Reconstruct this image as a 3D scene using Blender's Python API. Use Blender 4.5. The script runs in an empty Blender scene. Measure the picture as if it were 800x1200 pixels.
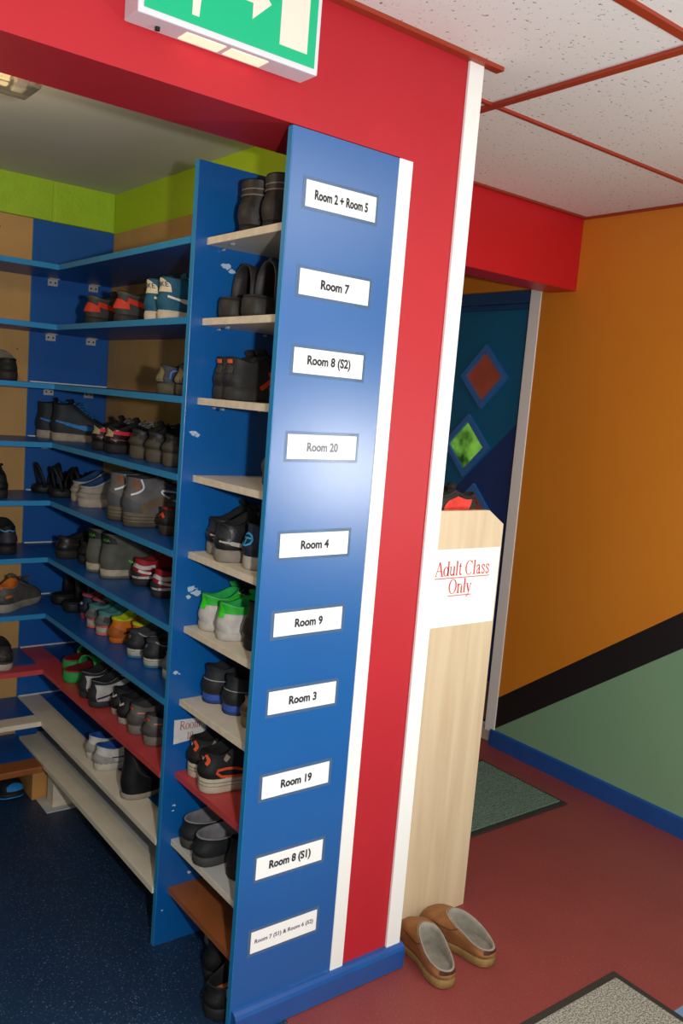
import bpy, math, random
from mathutils import Vector, Matrix
random.seed(7)
sc = bpy.context.scene
col = sc.collection
PI = math.pi

# ------------------------------------------------------------------ camera
R_ = Vector((0.79287575, -0.60392257, 0.08139765))
U_ = Vector((0.01190784, 0.14890289, 0.98878012))
F_ = Vector((0.60926698, 0.78301051, -0.12525291))
cd = bpy.data.cameras.new('camera')
cam = bpy.data.objects.new('camera', cd); col.objects.link(cam)
cd.sensor_fit = 'VERTICAL'; cd.sensor_height = 36.0; cd.lens = 1007.26 / 1200 * 36.0
cd.clip_start = 0.02
m = Matrix((R_, U_, -F_)).transposed().to_4x4()
m.translation = Vector((-1.0276, -1.5912, 1.5306))
cam.matrix_world = m
sc.camera = cam

# ------------------------------------------------------------------ light
def lin(c):
    c = c / 255.0
    return c / 12.92 if c <= 0.04045 else ((c + 0.055) / 1.055) ** 2.4
def rgb(h):
    if isinstance(h, str):
        h = h.lstrip('#'); h = [int(h[i:i + 2], 16) for i in (0, 2, 4)]
    return (lin(h[0]), lin(h[1]), lin(h[2]), 1)
w = bpy.data.worlds.new('world'); sc.world = w; w.use_nodes = True
w.node_tree.nodes['Background'].inputs[0].default_value = (0.95, 0.97, 1.0, 1)
w.node_tree.nodes['Background'].inputs[1].default_value = 0.48
def lamp(name, kind, loc, target, energy, size, color=(1, 1, 1), **kw):
    l = bpy.data.lights.new(name, kind); l.energy = energy; l.color = color
    if kind == 'AREA': l.size = size
    else: l.shadow_soft_size = size
    for k, v in kw.items(): setattr(l, k, v)
    o = bpy.data.objects.new(name, l); col.objects.link(o); o.location = loc
    o.rotation_euler = (Vector(target) - Vector(loc)).to_track_quat('-Z', 'Y').to_euler()
    return o
# the photographer's camera flash, a hand's breadth right of the lens
lamp('camera_flash', 'SPOT', (-0.84, -1.74, 1.57), (0.55, 0.20, 1.68), 112, 0.03, (1.0, 0.98, 0.95), spot_size=math.radians(165), spot_blend=0.4)
# second flash head further along the corridor (its reflection sits on the blue end panel)
lamp('slave_flash', 'SPOT', (1.62, -1.85, 1.22), (0.25, 0.2, 1.80), 76, 0.05, (1.0, 0.97, 0.94), spot_size=math.radians(105), spot_blend=0.9)
# unseen fill light added below the ceiling to brighten corridor floor and wall
lamp('corridor_fill_light', 'AREA', (0.9, -1.7, 2.34), (0.9, -1.7, 0), 32, 1.2, (1.0, 0.95, 0.86))
sc.view_settings.view_transform = 'Standard'; sc.view_settings.look = 'None'
sc.view_settings.gamma = 1.0; sc.view_settings.use_curve_mapping = False
sc.view_settings.exposure = 0.0

# ------------------------------------------------------------------ materials
MATS = {}
def mat(name, c, rough=0.55, var=0.0, vscale=8.0, bump=0.0, bscale=60.0, metal=0.0, spec=0.5, emit=None, estr=0.0, speck=None, trans=0.0, alpha=1.0, coat=0.0, coatr=0.12):
    if name in MATS: return MATS[name]
    M = bpy.data.materials.new(name); M.use_nodes = True
    nt = M.node_tree; b = nt.nodes['Principled BSDF']
    C = rgb(c)
    b.inputs['Base Color'].default_value = C
    b.inputs['Roughness'].default_value = rough; b.inputs['Metallic'].default_value = metal
    b.inputs['Specular IOR Level'].default_value = spec
    if coat: b.inputs['Coat Weight'].default_value = coat; b.inputs['Coat Roughness'].default_value = coatr
    if trans: b.inputs['Transmission Weight'].default_value = trans
    if alpha < 1: b.inputs['Alpha'].default_value = alpha
    if emit: b.inputs['Emission Color'].default_value = rgb(emit); b.inputs['Emission Strength'].default_value = estr
    tc = nt.nodes.new('ShaderNodeTexCoord')
    src = None
    if var:
        n = nt.nodes.new('ShaderNodeTexNoise'); n.inputs['Scale'].default_value = vscale; n.inputs['Detail'].default_value = 6
        nt.links.new(tc.outputs['Object'], n.inputs['Vector'])
        r = nt.nodes.new('ShaderNodeMapRange'); r.inputs[1].default_value = 0.3; r.inputs[2].default_value = 0.7
        r.inputs[3].default_value = 1 - var; r.inputs[4].default_value = 1 + var
        nt.links.new(n.outputs['Fac'], r.inputs[0])
        mx = nt.nodes.new('ShaderNodeMix'); mx.data_type = 'RGBA'; mx.blend_type = 'MULTIPLY'; mx.inputs[0].default_value = 1
        mx.inputs[6].default_value = C
        nt.links.new(r.outputs[0], mx.inputs[7]); src = mx.outputs[2]
    if speck:
        for (sc_, thr, cc, amt) in speck:
            n = nt.nodes.new('ShaderNodeTexNoise'); n.inputs['Scale'].default_value = sc_; n.inputs['Detail'].default_value = 1
            nt.links.new(tc.outputs['Object'], n.inputs['Vector'])
            r = nt.nodes.new('ShaderNodeMapRange'); r.inputs[1].default_value = thr; r.inputs[2].default_value = thr + 0.05
            r.inputs[4].default_value = amt
            nt.links.new(n.outputs['Fac'], r.inputs[0])
            mx = nt.nodes.new('ShaderNodeMix'); mx.data_type = 'RGBA'
            if src: nt.links.new(src, mx.inputs[6])
            else: mx.inputs[6].default_value = C
            mx.inputs[7].default_value = rgb(cc)
            nt.links.new(r.outputs[0], mx.inputs[0]); src = mx.outputs[2]
    if src: nt.links.new(src, b.inputs['Base Color'])
    if bump:
        n = nt.nodes.new('ShaderNodeTexNoise'); n.inputs['Scale'].default_value = bscale; n.inputs['Detail'].default_value = 4
        nt.links.new(tc.outputs['Object'], n.inputs['Vector'])
        bp = nt.nodes.new('ShaderNodeBump'); bp.inputs['Strength'].default_value = bump; bp.inputs['Distance'].default_value = 0.004
        nt.links.new(n.outputs['Fac'], bp.inputs['Height']); nt.links.new(bp.outputs[0], b.inputs['Normal'])
    MATS[name] = M
    return M
def shoemat(c, rough=0.6):
    return mat('shoe_%s_%d' % (c, int(rough * 100)), c, rough, var=0.18, vscale=35, bump=0.15, bscale=180, spec=0.28)

M_red = mat('red_paint', '#b5222c', 0.5, var=0.05, vscale=3, bump=0.05, bscale=90, spec=0.3)
M_beam = mat('beam_red_paint', '#c8141f', 0.4, var=0.04, vscale=3)
M_blue = mat('blue_laminate', '#04579c', 0.32, var=0.03, vscale=5, spec=0.5, bump=0.06, bscale=420, coat=0.8, coatr=0.33)
M_blue2 = mat('blue_shelf_paint', '#0a529c', 0.4, var=0.06, vscale=6)
M_edge_lit = mat('flash_lit_blue_edge', '#1c7cb0', 0.42, var=0.06, vscale=14)  # lighter teal paints in the flash light on front-facing board edges
M_white = mat('white_upvc', '#f2f1ec', 0.4)
M_cream = mat('cream_laminate', '#d6ccb8', 0.45, var=0.06, vscale=12)
M_raw = mat('worn_board_edge', '#d3c4ae', 0.7, var=0.10, vscale=40)
M_grey = mat('grey_laminate', '#b4b6b4', 0.45, var=0.05, vscale=12)
M_redshelf = mat('red_laminate', '#b84040', 0.42, var=0.06, vscale=12)
M_brown = mat('brown_laminate', '#8e5128', 0.45, var=0.1, vscale=14)
M_tan = mat('tan_hardboard', '#bb9056', 0.75, var=0.07, vscale=9, bump=0.05, bscale=200)
M_green = mat('lime_paint', '#9dc01f', 0.6, var=0.06, vscale=18, bump=0.5, bscale=70)
M_greens = mat('lime_paint_smooth', '#a9c41c', 0.55, var=0.03, vscale=5, bump=0.1, bscale=70)
M_aceil = mat('alcove_ceiling_paint', '#cbc4b2', 0.8, var=0.04, vscale=4)
M_navyfloor = mat('navy_vinyl', '#152c48', 0.42, var=0.1, vscale=7, speck=[(230, 0.665, '#8192a8', 0.6)])
M_redfloor = mat('red_vinyl', '#813937', 0.5, var=0.06, vscale=5, speck=[(260, 0.66, '#b98078', 0.5)])
M_bluefloor = mat('slate_blue_vinyl', '#6b86a8', 0.5, var=0.05, vscale=5)
M_skirt = mat('blue_gloss_skirting', '#164f96', 0.22, var=0.06, vscale=16, coat=0.4, bump=0.1, bscale=25)
M_metal = mat('bracket_metal', '#c8c8c6', 0.4, metal=0.6)
M_dark = mat('dark_gap', '#1a1414', 0.8)
M_screw = mat('screw_metal', '#7c746a', 0.4, metal=0.7)
M_paper = mat('paper', '#f4f3f0', 0.6)
M_ink = mat('black_ink', '#23262c', 0.6)
M_inkglare = mat('glare_pale_ink', '#7d8086', 0.6)  # ink colour paled to paint the glare washing over one label
M_redink = mat('red_ink', '#d8382c', 0.6)
M_redink2 = mat('faded_red_ink', '#a8584c', 0.6)
M_tape = mat('clear_tape', '#9cc0e6', 0.25, alpha=0.2)
M_rail = mat('red_ceiling_rail', '#9c351d', 0.45)
M_chip = mat('chipped_paint', '#a9bccd', 0.8, var=0.1, vscale=60)
M_seal = mat('white_sealant', '#cfd2cf', 0.6)

# ------------------------------------------------------------------ mesh helpers
class MB:
    def __init__(s): s.v = []; s.f = []
    def box(s, x0, y0, z0, x1, y1, z1):
        b = len(s.v)
        s.v += [(x0, y0, z0), (x1, y0, z0), (x1, y1, z0), (x0, y1, z0), (x0, y0, z1), (x1, y0, z1), (x1, y1, z1), (x0, y1, z1)]
        s.f += [tuple(b + i for i in q) for q in ((0, 3, 2, 1), (4, 5, 6, 7), (0, 1, 5, 4), (1, 2, 6, 5), (2, 3, 7, 6), (3, 0, 4, 7))]
        return s
    def prism(s, poly, fn0, fn1):          # poly of 2-D points, two maps to 3-D
        b = len(s.v); n = len(poly)
        s.v += [fn0(p) for p in poly] + [fn1(p) for p in poly]
        s.f.append(tuple(b + i for i in range(n))); s.f.append(tuple(b + n + i for i in reversed(range(n))))
        for i in range(n):
            j = (i + 1) % n; s.f.append((b + i, b + n + i, b + n + j, b + j))
        return s
    def rings(s, rs, closed=True, cap0=False, cap1=False):
        n = len(rs[0]); b = len(s.v)
        for r in rs: s.v += [tuple(p) for p in r]
        for k in range(len(rs) - 1):
            for i in range(n if closed else n - 1):
                j = (i + 1) % n
                s.f.append((b + k * n + i, b + k * n + j, b + (k + 1) * n + j, b + (k + 1) * n + i))
        if cap0: s.f.append(tuple(b + i for i in reversed(range(n))))
        if cap1: s.f.append(tuple(b + (len(rs) - 1) * n + i for i in range(n)))
        return s
    def tube(s, pts, r, n=6, flat=1.0):
        pts = [Vector(p) for p in pts]; rs = []
        for i, p in enumerate(pts):
            t = (pts[min(i + 1, len(pts) - 1)] - pts[max(i - 1, 0)]).normalized()
            a = Vector((0, 0, 1)) if abs(t.z) < 0.9 else Vector((1, 0, 0))
            x = t.cross(a).normalized(); y = x.cross(t)
            rs.append([p + (x * math.cos(2 * PI * k / n) + y * math.sin(2 * PI * k / n) * flat) * r for k in range(n)])
        return s.rings(rs, True, True, True)
    def build(s, name, M, parent=None, smooth=False, bevel=0.0, fix=True):
        me = bpy.data.meshes.new(name); me.from_pydata(s.v, [], s.f); me.update()
        if fix:
            import bmesh
            bm = bmesh.new(); bm.from_mesh(me); bmesh.ops.recalc_face_normals(bm, faces=bm.faces); bm.to_mesh(me); bm.free()
        if smooth: me.shade_smooth()
        me.materials.append(M)
        o = bpy.data.objects.new(name, me); col.objects.link(o)
        if parent: o.parent = parent
        if bevel:
            bv = o.modifiers.new('bevel', 'BEVEL'); bv.width = bevel; bv.segments = 2; bv.limit_method = 'ANGLE'
        return o
def box(name, M, x0, y0, z0, x1, y1, z1, parent=None, bevel=0.0):
    return MB().box(x0, y0, z0, x1, y1, z1).build(name, M, parent, bevel=bevel)
def tag(o, label, cat=None, group=None, kind=None):
    o['label'] = label
    if cat: o['category'] = cat
    if group: o['group'] = group
    if kind: o['kind'] = kind
    return o
def thing(name, label, cat, group=None, loc=(0, 0, 0), rz=0.0):
    o = bpy.data.objects.new(name, None); col.objects.link(o); o.location = loc; o.rotation_euler = (0, 0, rz)
    o.empty_display_size = 0.05
    return tag(o, label, cat, group)
def struct(o, label): return tag(o, label, kind='structure')

# ------------------------------------------------------------------ the setting
HC = 2.373; XR = 1.975; AC = 2.242; XW = 0.296; YB = 1.657
struct(box('floor', M_redfloor, -2.9, -0.53, -0.04, 2.1, 3.0, 0.0), 'dark red speckled vinyl floor of the corridor')
struct(box('floor', M_bluefloor, -2.9, -3.4, -0.04, 2.1, -0.53, 0.0), 'slate blue vinyl floor at the lower right corner')
nf = MB().prism([(-2.6, -0.03), (0.15, -0.03), (0.15, 0.0), (XW, 0.0), (XW, YB), (-2.6, YB)], lambda p: (p[0], p[1], 0.0), lambda p: (p[0], p[1], 0.003))
struct(nf.build('floor', M_navyfloor), 'navy speckled vinyl floor of the shoe alcove')
# pillar and header
struct(box('wall_front', M_red, 0.30, 0.004, 0.0, 0.53, 0.216, HC + 0.02), 'red painted pillar between shoe alcove and corridor')
struct(box('trim_1', M_red, -2.6, 0.004, 2.103, 0.30, 0.216, HC + 0.02), 'red painted header beam over the alcove opening')
struct(box('wall_partition', M_tan, XW + 0.014, 0.216, 0.0, 0.53, 3.0, HC + 0.02), 'partition wall behind the pillar')
o = struct(box('wall_alcove_right', M_tan, XW, 0.02, 0.0, XW + 0.014, YB, 2.097), 'tan lower wall at the right of the alcove')
struct(box('wall_alcove_right', M_greens, XW, 0.216, 2.097, XW + 0.014, YB, AC + 0.02), 'lime green band at the top of the right alcove wall')
wb = struct(box('wall_back', M_tan, -2.6, YB + 0.012, 0.0, XW + 0.1, YB + 0.1, AC + 0.1), 'back wall of the shoe alcove, lime green blocks over tan board')
x = XW
for k in range(7):                                     # painted blockwork course above the boards
    x1 = x if k == 0 else x
    x0 = 0.063 if k == 0 else x - 0.45
    b = MB(); b.box(x0 + 0.003, YB, 2.100, x1 - 0.003, YB + 0.03, AC + 0.03)
    b.build('block', M_green, wb, bevel=0.004); x = x0
box('mortar', M_green, -2.6, YB + 0.0025, 2.100, XW, YB + 0.012, AC + 0.03, wb)
struct(box('wall_left', M_greens, -2.68, 0.0, 0.0, -2.6, YB + 0.1, AC + 0.1), 'far left wall of the alcove')
struct(box('ceiling', M_aceil, -2.6, 0.216, AC, XW + 0.02, YB + 0.05, AC + 0.05), 'off white plaster ceiling of the alcove')

# right wall: orange over a black diagonal over green
def wallmat():
    M = bpy.data.materials.new('mural_wall_paint'); M.use_nodes = True; nt = M.node_tree; b = nt.nodes['Principled BSDF']
    b.inputs['Roughness'].default_value = 0.5
    g = nt.nodes.new('ShaderNodeNewGeometry'); s = nt.nodes.new('ShaderNodeSeparateXYZ'); nt.links.new(g.outputs['Position'], s.inputs[0])
    def mth(op, a, b2):
        n = nt.nodes.new('ShaderNodeMath'); n.operation = op
        for i, q in enumerate((a, b2)):
            if isinstance(q, (int, float)): n.inputs[i].default_value = q
            else: nt.links.new(q, n.inputs[i])
        return n.outputs[0]
    h = mth('ADD', s.outputs['Z'], mth('MULTIPLY', s.outputs['Y'], 0.727))     # z + .727 y
    lo = mth('GREATER_THAN', h, 0.790); hi = mth('GREATER_THAN', h, 0.941)
    n = nt.nodes.new('ShaderNodeTexNoise'); n.inputs['Scale'].default_value = 2.2; n.inputs['Detail'].default_value = 7
    nt.links.new(g.outputs['Position'], n.inputs['Vector'])
    def mix(f, a, c):
        q = nt.nodes.new('ShaderNodeMix'); q.data_type = 'RGBA'; nt.links.new(f, q.inputs[0])
        for i, v in ((6, a), (7, c)):
            if isinstance(v, tuple): q.inputs[i].default_value = v
            else: nt.links.new(v, q.inputs[i])
        return q.outputs[2]
    org = mix(n.outputs['Fac'], rgb('#d07c1c'), rgb('#de8c2a')); grn = mix(n.outputs['Fac'], rgb('#79a07e'), rgb('#82a884'))
    c = mix(hi, mix(lo, grn, rgb('#1b1a1b')), org)
    nt.links.new(c, b.inputs['Base Color'])
    n2 = nt.nodes.new('ShaderNodeTexNoise'); n2.inputs['Scale'].default_value = 120
    nt.links.new(g.outputs['Position'], n2.inputs['Vector'])
    bp = nt.nodes.new('ShaderNodeBump'); bp.inputs['Strength'].default_value = 0.08; bp.inputs['Distance'].default_value = 0.003
    nt.links.new(n2.outputs['Fac'], bp.inputs['Height']); nt.links.new(bp.outputs[0], b.inputs['Normal'])
    return M
M_mural = wallmat()
struct(box('wall_right', M_mural, XR, -3.4, 0.0, XR + 0.12, 0.972, HC + 0.02), 'orange wall with black diagonal band above pale green')
struct(box('wall_right', M_mural, XR, 0.972, 2.10, XR + 0.12, 3.0, HC + 0.02), 'orange wall strip above the diamond window door')
struct(box('wall_right', M_mural, XR, 1.99, 0.0, XR + 0.12, 3.0, 2.10), 'orange wall beyond the door, hidden behind the pillar')
struct(box('wall_end', M_mural, 0.53, 3.0, 0.0, XR + 0.12, 3.1, HC + 0.02), 'end wall of the corridor, hidden behind the pillar')
struct(box('trim_2', M_beam, 0.53, 0.787, 2.077, XR, 0.93, HC + 0.02, bevel=0.002), 'red painted boxed beam under the corridor ceiling')
struct(box('trim_3', M_white, XR - 0.004, 0.970, 0.062, XR + 0.02, 1.03, 2.10, bevel=0.002), 'white corner post beside the blue door')
sk = MB(); sk.prism([(0, 0), (0.012, 0), (0.012, 0.072), (0.009, 0.077), (0.0, 0.079)], lambda p: (XR - p[0], -3.4, p[1]), lambda p: (XR - p[0], 0.99, p[1]))
struct(sk.build('baseboard_right', M_skirt), 'blue skirting board along the orange and green wall')
sk = MB(); sk.prism([(0.004, 0.003), (-0.02, 0.003), (-0.02, 0.055), (-0.016, 0.064), (-0.008, 0.069), (0.004, 0.070)], lambda p: (0.003, p[0], p[1]), lambda p: (0.541, p[0], p[1]))
struct(sk.build('baseboard_front', M_skirt, smooth=False), 'glossy blue skirting board at the foot of the pillar')
struct(box('trim_4', M_white, 0.295, -0.002, 0.066, 0.336, 0.004, 2.100, bevel=0.001), 'white vertical trim strip between blue panel and red pillar')
struct(box('trim_5', M_white, 0.486, -0.004, 0.066, 0.534, 0.004, HC, bevel=0.001), 'white corner trim strip at the right edge of the red pillar')

# corridor ceiling
def tilemat():
    M = bpy.data.materials.new('fissured_ceiling_tile'); M.use_nodes = True; nt = M.node_tree; b = nt.nodes['Principled BSDF']
    b.inputs['Roughness'].default_value = 0.9
    g = nt.nodes.new('ShaderNodeNewGeometry')
    v = nt.nodes.new('ShaderNodeTexNoise'); v.inputs['Scale'].default_value = 95; v.inputs['Detail'].default_value = 2
    nt.links.new(g.outputs['Position'], v.inputs['Vector'])
    r = nt.nodes.new('ShaderNodeMapRange'); r.inputs[1].default_value = 0.335; r.inputs[2].default_value = 0.30
    nt.links.new(v.outputs['Fac'], r.inputs[0])
    mx = nt.nodes.new('ShaderNodeMix'); mx.data_type = 'RGBA'; mx.inputs[6].default_value = rgb('#e8e5df'); mx.inputs[7].default_value = rgb('#8a867e')
    nt.links.new(r.outputs[0], mx.inputs[0]); nt.links.new(mx.outputs[2], b.inputs['Base Color'])
    bp = nt.nodes.new('ShaderNodeBump'); bp.inputs['Strength'].default_value = 0.25; bp.inputs['Distance'].default_value = 0.003
    nt.links.new(v.outputs['Fac'], bp.inputs['Height']); nt.links.new(bp.outputs[0], b.inputs['Normal'])
    return M
M_tile = tilemat()
ce = struct(box('ceiling', M_dark, -2.9, -3.4, HC + 0.06, XR + 0.12, 3.1, HC + 0.09), 'suspended corridor ceiling of white fissured tiles in red rails')
GX = 0.758; ys = [0.172 + 0.607 * k for k in range(-6, 5)]; xs = [GX + 1.217 * k for k in range(-3, 2)]
for i in range(len(xs) - 1):
    for j in range(len(ys) - 1):
        x0, x1, y0, y1 = xs[i] + 0.006, xs[i + 1] - 0.006, ys[j] + 0.006, ys[j + 1] - 0.006
        x1 = min(x1, XR)
        def put(a, b_, c, d):
            if b_ - a > 0.02 and d - c > 0.02: box('tile', M_tile, a, c, HC + 0.004, b_, d, HC + 0.02, ce)
        if y1 <= 0.004 or x0 >= 0.53: put(x0, x1, y0, y1)
        else:
            if y0 < 0.004: put(x0, x1, y0, 0.004)
            put(max(x0, 0.53), x1, max(y0, 0.004), y1)
for j, yy in enumerate(ys):
    x0 = -2.9 if yy < 0 else 0.534
    w_ = 0.012 if abs(yy - 0.172) > 0.01 else 0.006
    box('rail', M_rail, x0, yy - w_, HC - 0.004, XR, yy + w_, HC + 0.006, ce)
for xx in xs[1:]:
    box('rail', M_rail, xx - 0.012, -3.4, HC - 0.005, xx + 0.012, 0.0 if xx < 0.5 else 3.0, HC + 0.006, ce)
box('rail', M_rail, -2.6, -0.021, HC - 0.006, 0.585, 0.003, HC + 0.006, ce)
box('rail', M_rail, XR - 0.004, -3.4, HC - 0.003, XR, 0.787, HC + 0.006, ce)

# ------------------------------------------------------------------ door with diamond windows
def doormat_():
    M = bpy.data.materials.new('two_tone_door_paint'); M.use_nodes = True; nt = M.node_tree; b = nt.nodes['Principled BSDF']
    b.inputs['Roughness'].default_value = 0.5
    g = nt.nodes.new('ShaderNodeNewGeometry'); s = nt.nodes.new('ShaderNodeSeparateXYZ'); nt.links.new(g.outputs['Position'], s.inputs[0])
    a = nt.nodes.new('ShaderNodeMath'); a.operation = 'MULTIPLY_ADD'; a.inputs[1].default_value = 0.954
    nt.links.new(s.outputs['Y'], a.inputs[0]); nt.links.new(s.outputs['Z'], a.inputs[2])
    t = nt.nodes.new('ShaderNodeMath'); t.operation = 'GREATER_THAN'; t.inputs[1].default_value = 2.535; nt.links.new(a.outputs[0], t.inputs[0])
    mx = nt.nodes.new('ShaderNodeMix'); mx.data_type = 'RGBA'; mx.inputs[6].default_value = rgb('#22407a'); mx.inputs[7].default_value = rgb('#0d6a94')
    nt.links.new(t.outputs[0], mx.inputs[0]); nt.links.new(mx.outputs[2], b.inputs['Base Color'])
    return M
M_door = doormat_()
M_dframe = mat('door_frame_blue', '#1c4a78', 0.45)
M_dia = mat('diamond_frame_blue', '#3f78bc', 0.4)
M_gred = mat('window_red_view', '#8a4030', 0.12, var=0.3, vscale=6, spec=0.6, emit='#8a4030', estr=0.25)
def greenview():
    M = bpy.data.materials.new('window_garden_view'); M.use_nodes = True; nt = M.node_tree; b = nt.nodes['Principled BSDF']
    tc = nt.nodes.new('ShaderNodeTexCoord'); n = nt.nodes.new('ShaderNodeTexNoise'); n.inputs['Scale'].default_value = 9; n.inputs['Detail'].default_value = 4
    nt.links.new(tc.outputs['Object'], n.inputs['Vector'])
    r = nt.nodes.new('ShaderNodeValToRGB'); r.color_ramp.elements[0].position = 0.38; r.color_ramp.elements[0].color = rgb('#123a10')
    r.color_ramp.elements[1].position = 0.66; r.color_ramp.elements[1].color = rgb('#7fbf48')
    nt.links.new(n.outputs['Fac'], r.inputs[0])
    b.inputs['Base Color'].default_value = (0.01, 0.02, 0.01, 1); b.inputs['Roughness'].default_value = 0.1
    nt.links.new(r.outputs[0], b.inputs['Emission Color']); b.inputs['Emission Strength'].default_value = 0.75
    return M
M_ggreen = greenview()
M_kick = mat('kick_plate', '#8d857c', 0.4, metal=0.5)
DX = 2.03
dr = thing('door_1', 'blue two tone door with three diamond shaped windows', None, loc=(DX, 1.05, 0))
dr['kind'] = 'structure'
def dpart(mb, name, M, parent=dr, bevel=0.0):
    mb.v = [(a - (DX if parent is dr else 0), b_ - (1.05 if parent is dr else 0), c) for a, b_, c in mb.v]
    return mb.build(name, M, parent, bevel=bevel)
dias = [(1.31, 1.711), (1.383, 1.376), (1.305, 1.045)]
# leaf as one panel with diamond openings: build from strips around the diamonds
def diamond(cy, cz, r): return [(cy, cz + r), (cy - r, cz), (cy, cz - r), (cy + r, cz)]
leaf = MB(); leaf.box(DX, 1.045, 0.068, DX + 0.044, 1.93, 2.045)
dpart(leaf, 'leaf', M_door)
fr = MB(); fr.box(DX - 0.03, 1.03, 2.045, DX + 0.06, 1.99, 2.10); fr.box(DX - 0.03, 1.93, 0.0, DX + 0.06, 1.99, 2.045)
dpart(fr, 'door_frame', M_dframe, bevel=0.004)
fr = MB(); fr.box(DX - 0.022, 1.045, 2.02, DX, 1.93, 2.045); dpart(fr, 'frame_stop', M_dframe, bevel=0.004)
dpart(MB().box(DX - 0.004, 1.06, 0.085, DX, 1.915, 0.27), 'kick_plate', M_kick)
dpart(MB().box(DX - 0.03, 1.03, 0.0, DX + 0.06, 1.93, 0.05), 'threshold', M_cream)
for (cy, cz), M in zip(dias, (M_gred, M_ggreen, M_gred)):
    ro, ri = 0.153, 0.117
    a = diamond(cy, cz, ro); b_ = diamond(cy, cz, ri)
    f = MB()
    rs = []
    for poly, xx in ((a, DX), (a, DX - 0.016), (b_, DX - 0.016), (b_, DX - 0.002)):
        rs.append([(xx, p[0], p[1]) for p in poly])
    f.rings(rs)
    wf = dpart(f, 'window_frame', M_dia)
    g = MB(); g.prism(diamond(cy, cz, ri), lambda p: (DX - 0.003 - DX, p[0] - 1.05, p[1]), lambda p: (DX - 0.001 - DX, p[0] - 1.05, p[1]))
    g.build('pane', M, wf)
hd = MB(); hd.tube([(DX, 1.86, 1.02), (DX - 0.045, 1.86, 1.02), (DX - 0.05, 1.76, 1.02)], 0.009, 8); dpart(hd, 'door_handle', M_metal)

# ------------------------------------------------------------------ shelving
Z = [1.914, 1.715, 1.515, 1.315, 1.113, 0.912, 0.710, 0.505, 0.311, 0.170]
T = 0.018
G_SH = 'blue shoe shelving units'
tow = thing('shelving_unit', 'narrow blue shoe tower with room labels and pale shelves', 'shelving unit', G_SH, loc=(0, 0, 0))
box('end_panel', M_blue, 0.0, 0.0, 0.003, 0.295, T, 2.100, tow, bevel=0.0008)
box('edge_strip', M_edge_lit, -0.0015, 0.0006, 0.004, 0.0, T - 0.0006, 2.099, tow)
dv = box('divider_panel', M_blue, -0.006, 0.403, 0.003, XW, 0.421, 2.096, tow, bevel=0.0008)
box('edge_strip', M_edge_lit, -0.0075, 0.4036, 0.004, -0.006, 0.4204, 2.095, dv)
ncol = [(M_cream, M_raw)] * 7 + [(M_redshelf, M_redshelf), (M_grey, M_cream), (M_brown, M_brown)]
for i, z in enumerate(Z):
    ft, fe = ncol[i]
    d = 0.13 if i == 9 else XW
    s = box('shelf', ft, 0.029, T, z - T, d, 0.403, z, tow, bevel=0.001)
    box('edge_strip', fe, 0.0275, T, z - T + 0.0005, 0.029, 0.403, z - 0.0005, s)
    if i == 9:
        box('shelf', M_grey, 0.135, T, z - T - 0.002, XW, 0.403, z - 0.002, tow)
    if i in (0, 1, 2):
        for yy, xx in ((0.398, 0.07), (0.398, 0.21), (0.30, 0.04)):
            MB().tube([(xx, yy, z - T - 0.006), (xx, yy - 0.012, z - T - 0.006)], 0.003, 6).build('shelf_pin', M_metal, s)
# chipped paint on the divider
def chip(cx, cz, r, seed, parent=dv):
    rnd = random.Random(seed); n = 11
    poly = [(cx + r * rnd.uniform(0.35, 1.0) * math.cos(2 * PI * k / n) * 1.3, cz + r * rnd.uniform(0.35, 1.0) * math.sin(2 * PI * k / n) * 0.7) for k in range(n)]
    MB().prism(poly, lambda p: (p[0], 0.4022, p[1]), lambda p: (p[0], 0.4030, p[1])).build('paint_chip', M_chip, parent)
for k, (a, b_, r) in enumerate([(0.022, 1.424, 0.012), (0.034, 1.418, 0.009), (0.044, 1.012, 0.015), (0.060, 1.000, 0.016), (0.036, 0.990, 0.010), (0.086, 1.852, 0.014), (0.104, 1.842, 0.011),
                              (0.010, 0.786, 0.010), (0.022, 0.781, 0.005), (0.030, 0.408, 0.006), (0.028, 0.393, 0.004), (0.012, 0.105, 0.004), (0.09, 0.196, 0.008)]):
    chip(a, b_, r, k)

XF = -0.008; YF = 1.369
far = thing('shelving_unit', 'wide blue shoe shelving on the right alcove wall, beyond the divider', 'shelving unit', G_SH)
box('back_board', M_tan, XW - 0.004, 0.421, 0.02, XW, YB - 0.006, 2.094, far)
cp = box('corner_panel', M_blue2, XF, YB - 0.004, 0.003, XW - 0.004, YB + 0.012, 2.097, far)
box('edge_strip', M_edge_lit, XF - 0.0015, YB - 0.004, 0.004, XF, YB + 0.012, 2.096, cp)
bk = thing('shelving_unit', 'blue shoe shelving along the back wall, cut by the left edge', 'shelving unit', G_SH)
bb = box('back_board', M_tan, -2.6, YB, 0.003, XF - 0.002, YB + 0.012, 2.097, bk)
for zz in (2.05, 1.84, 1.78, 1.63, 1.58, 1.40, 1.20, 1.02):
    for xx in (-0.05, -0.125):
        if (xx == -0.125) == (int(zz * 100) % 2 == 0):
            MB().tube([(xx, YB - 0.001, zz), (xx, YB + 0.002, zz)], 0.004, 8).build('screw', M_screw, bb)
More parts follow.
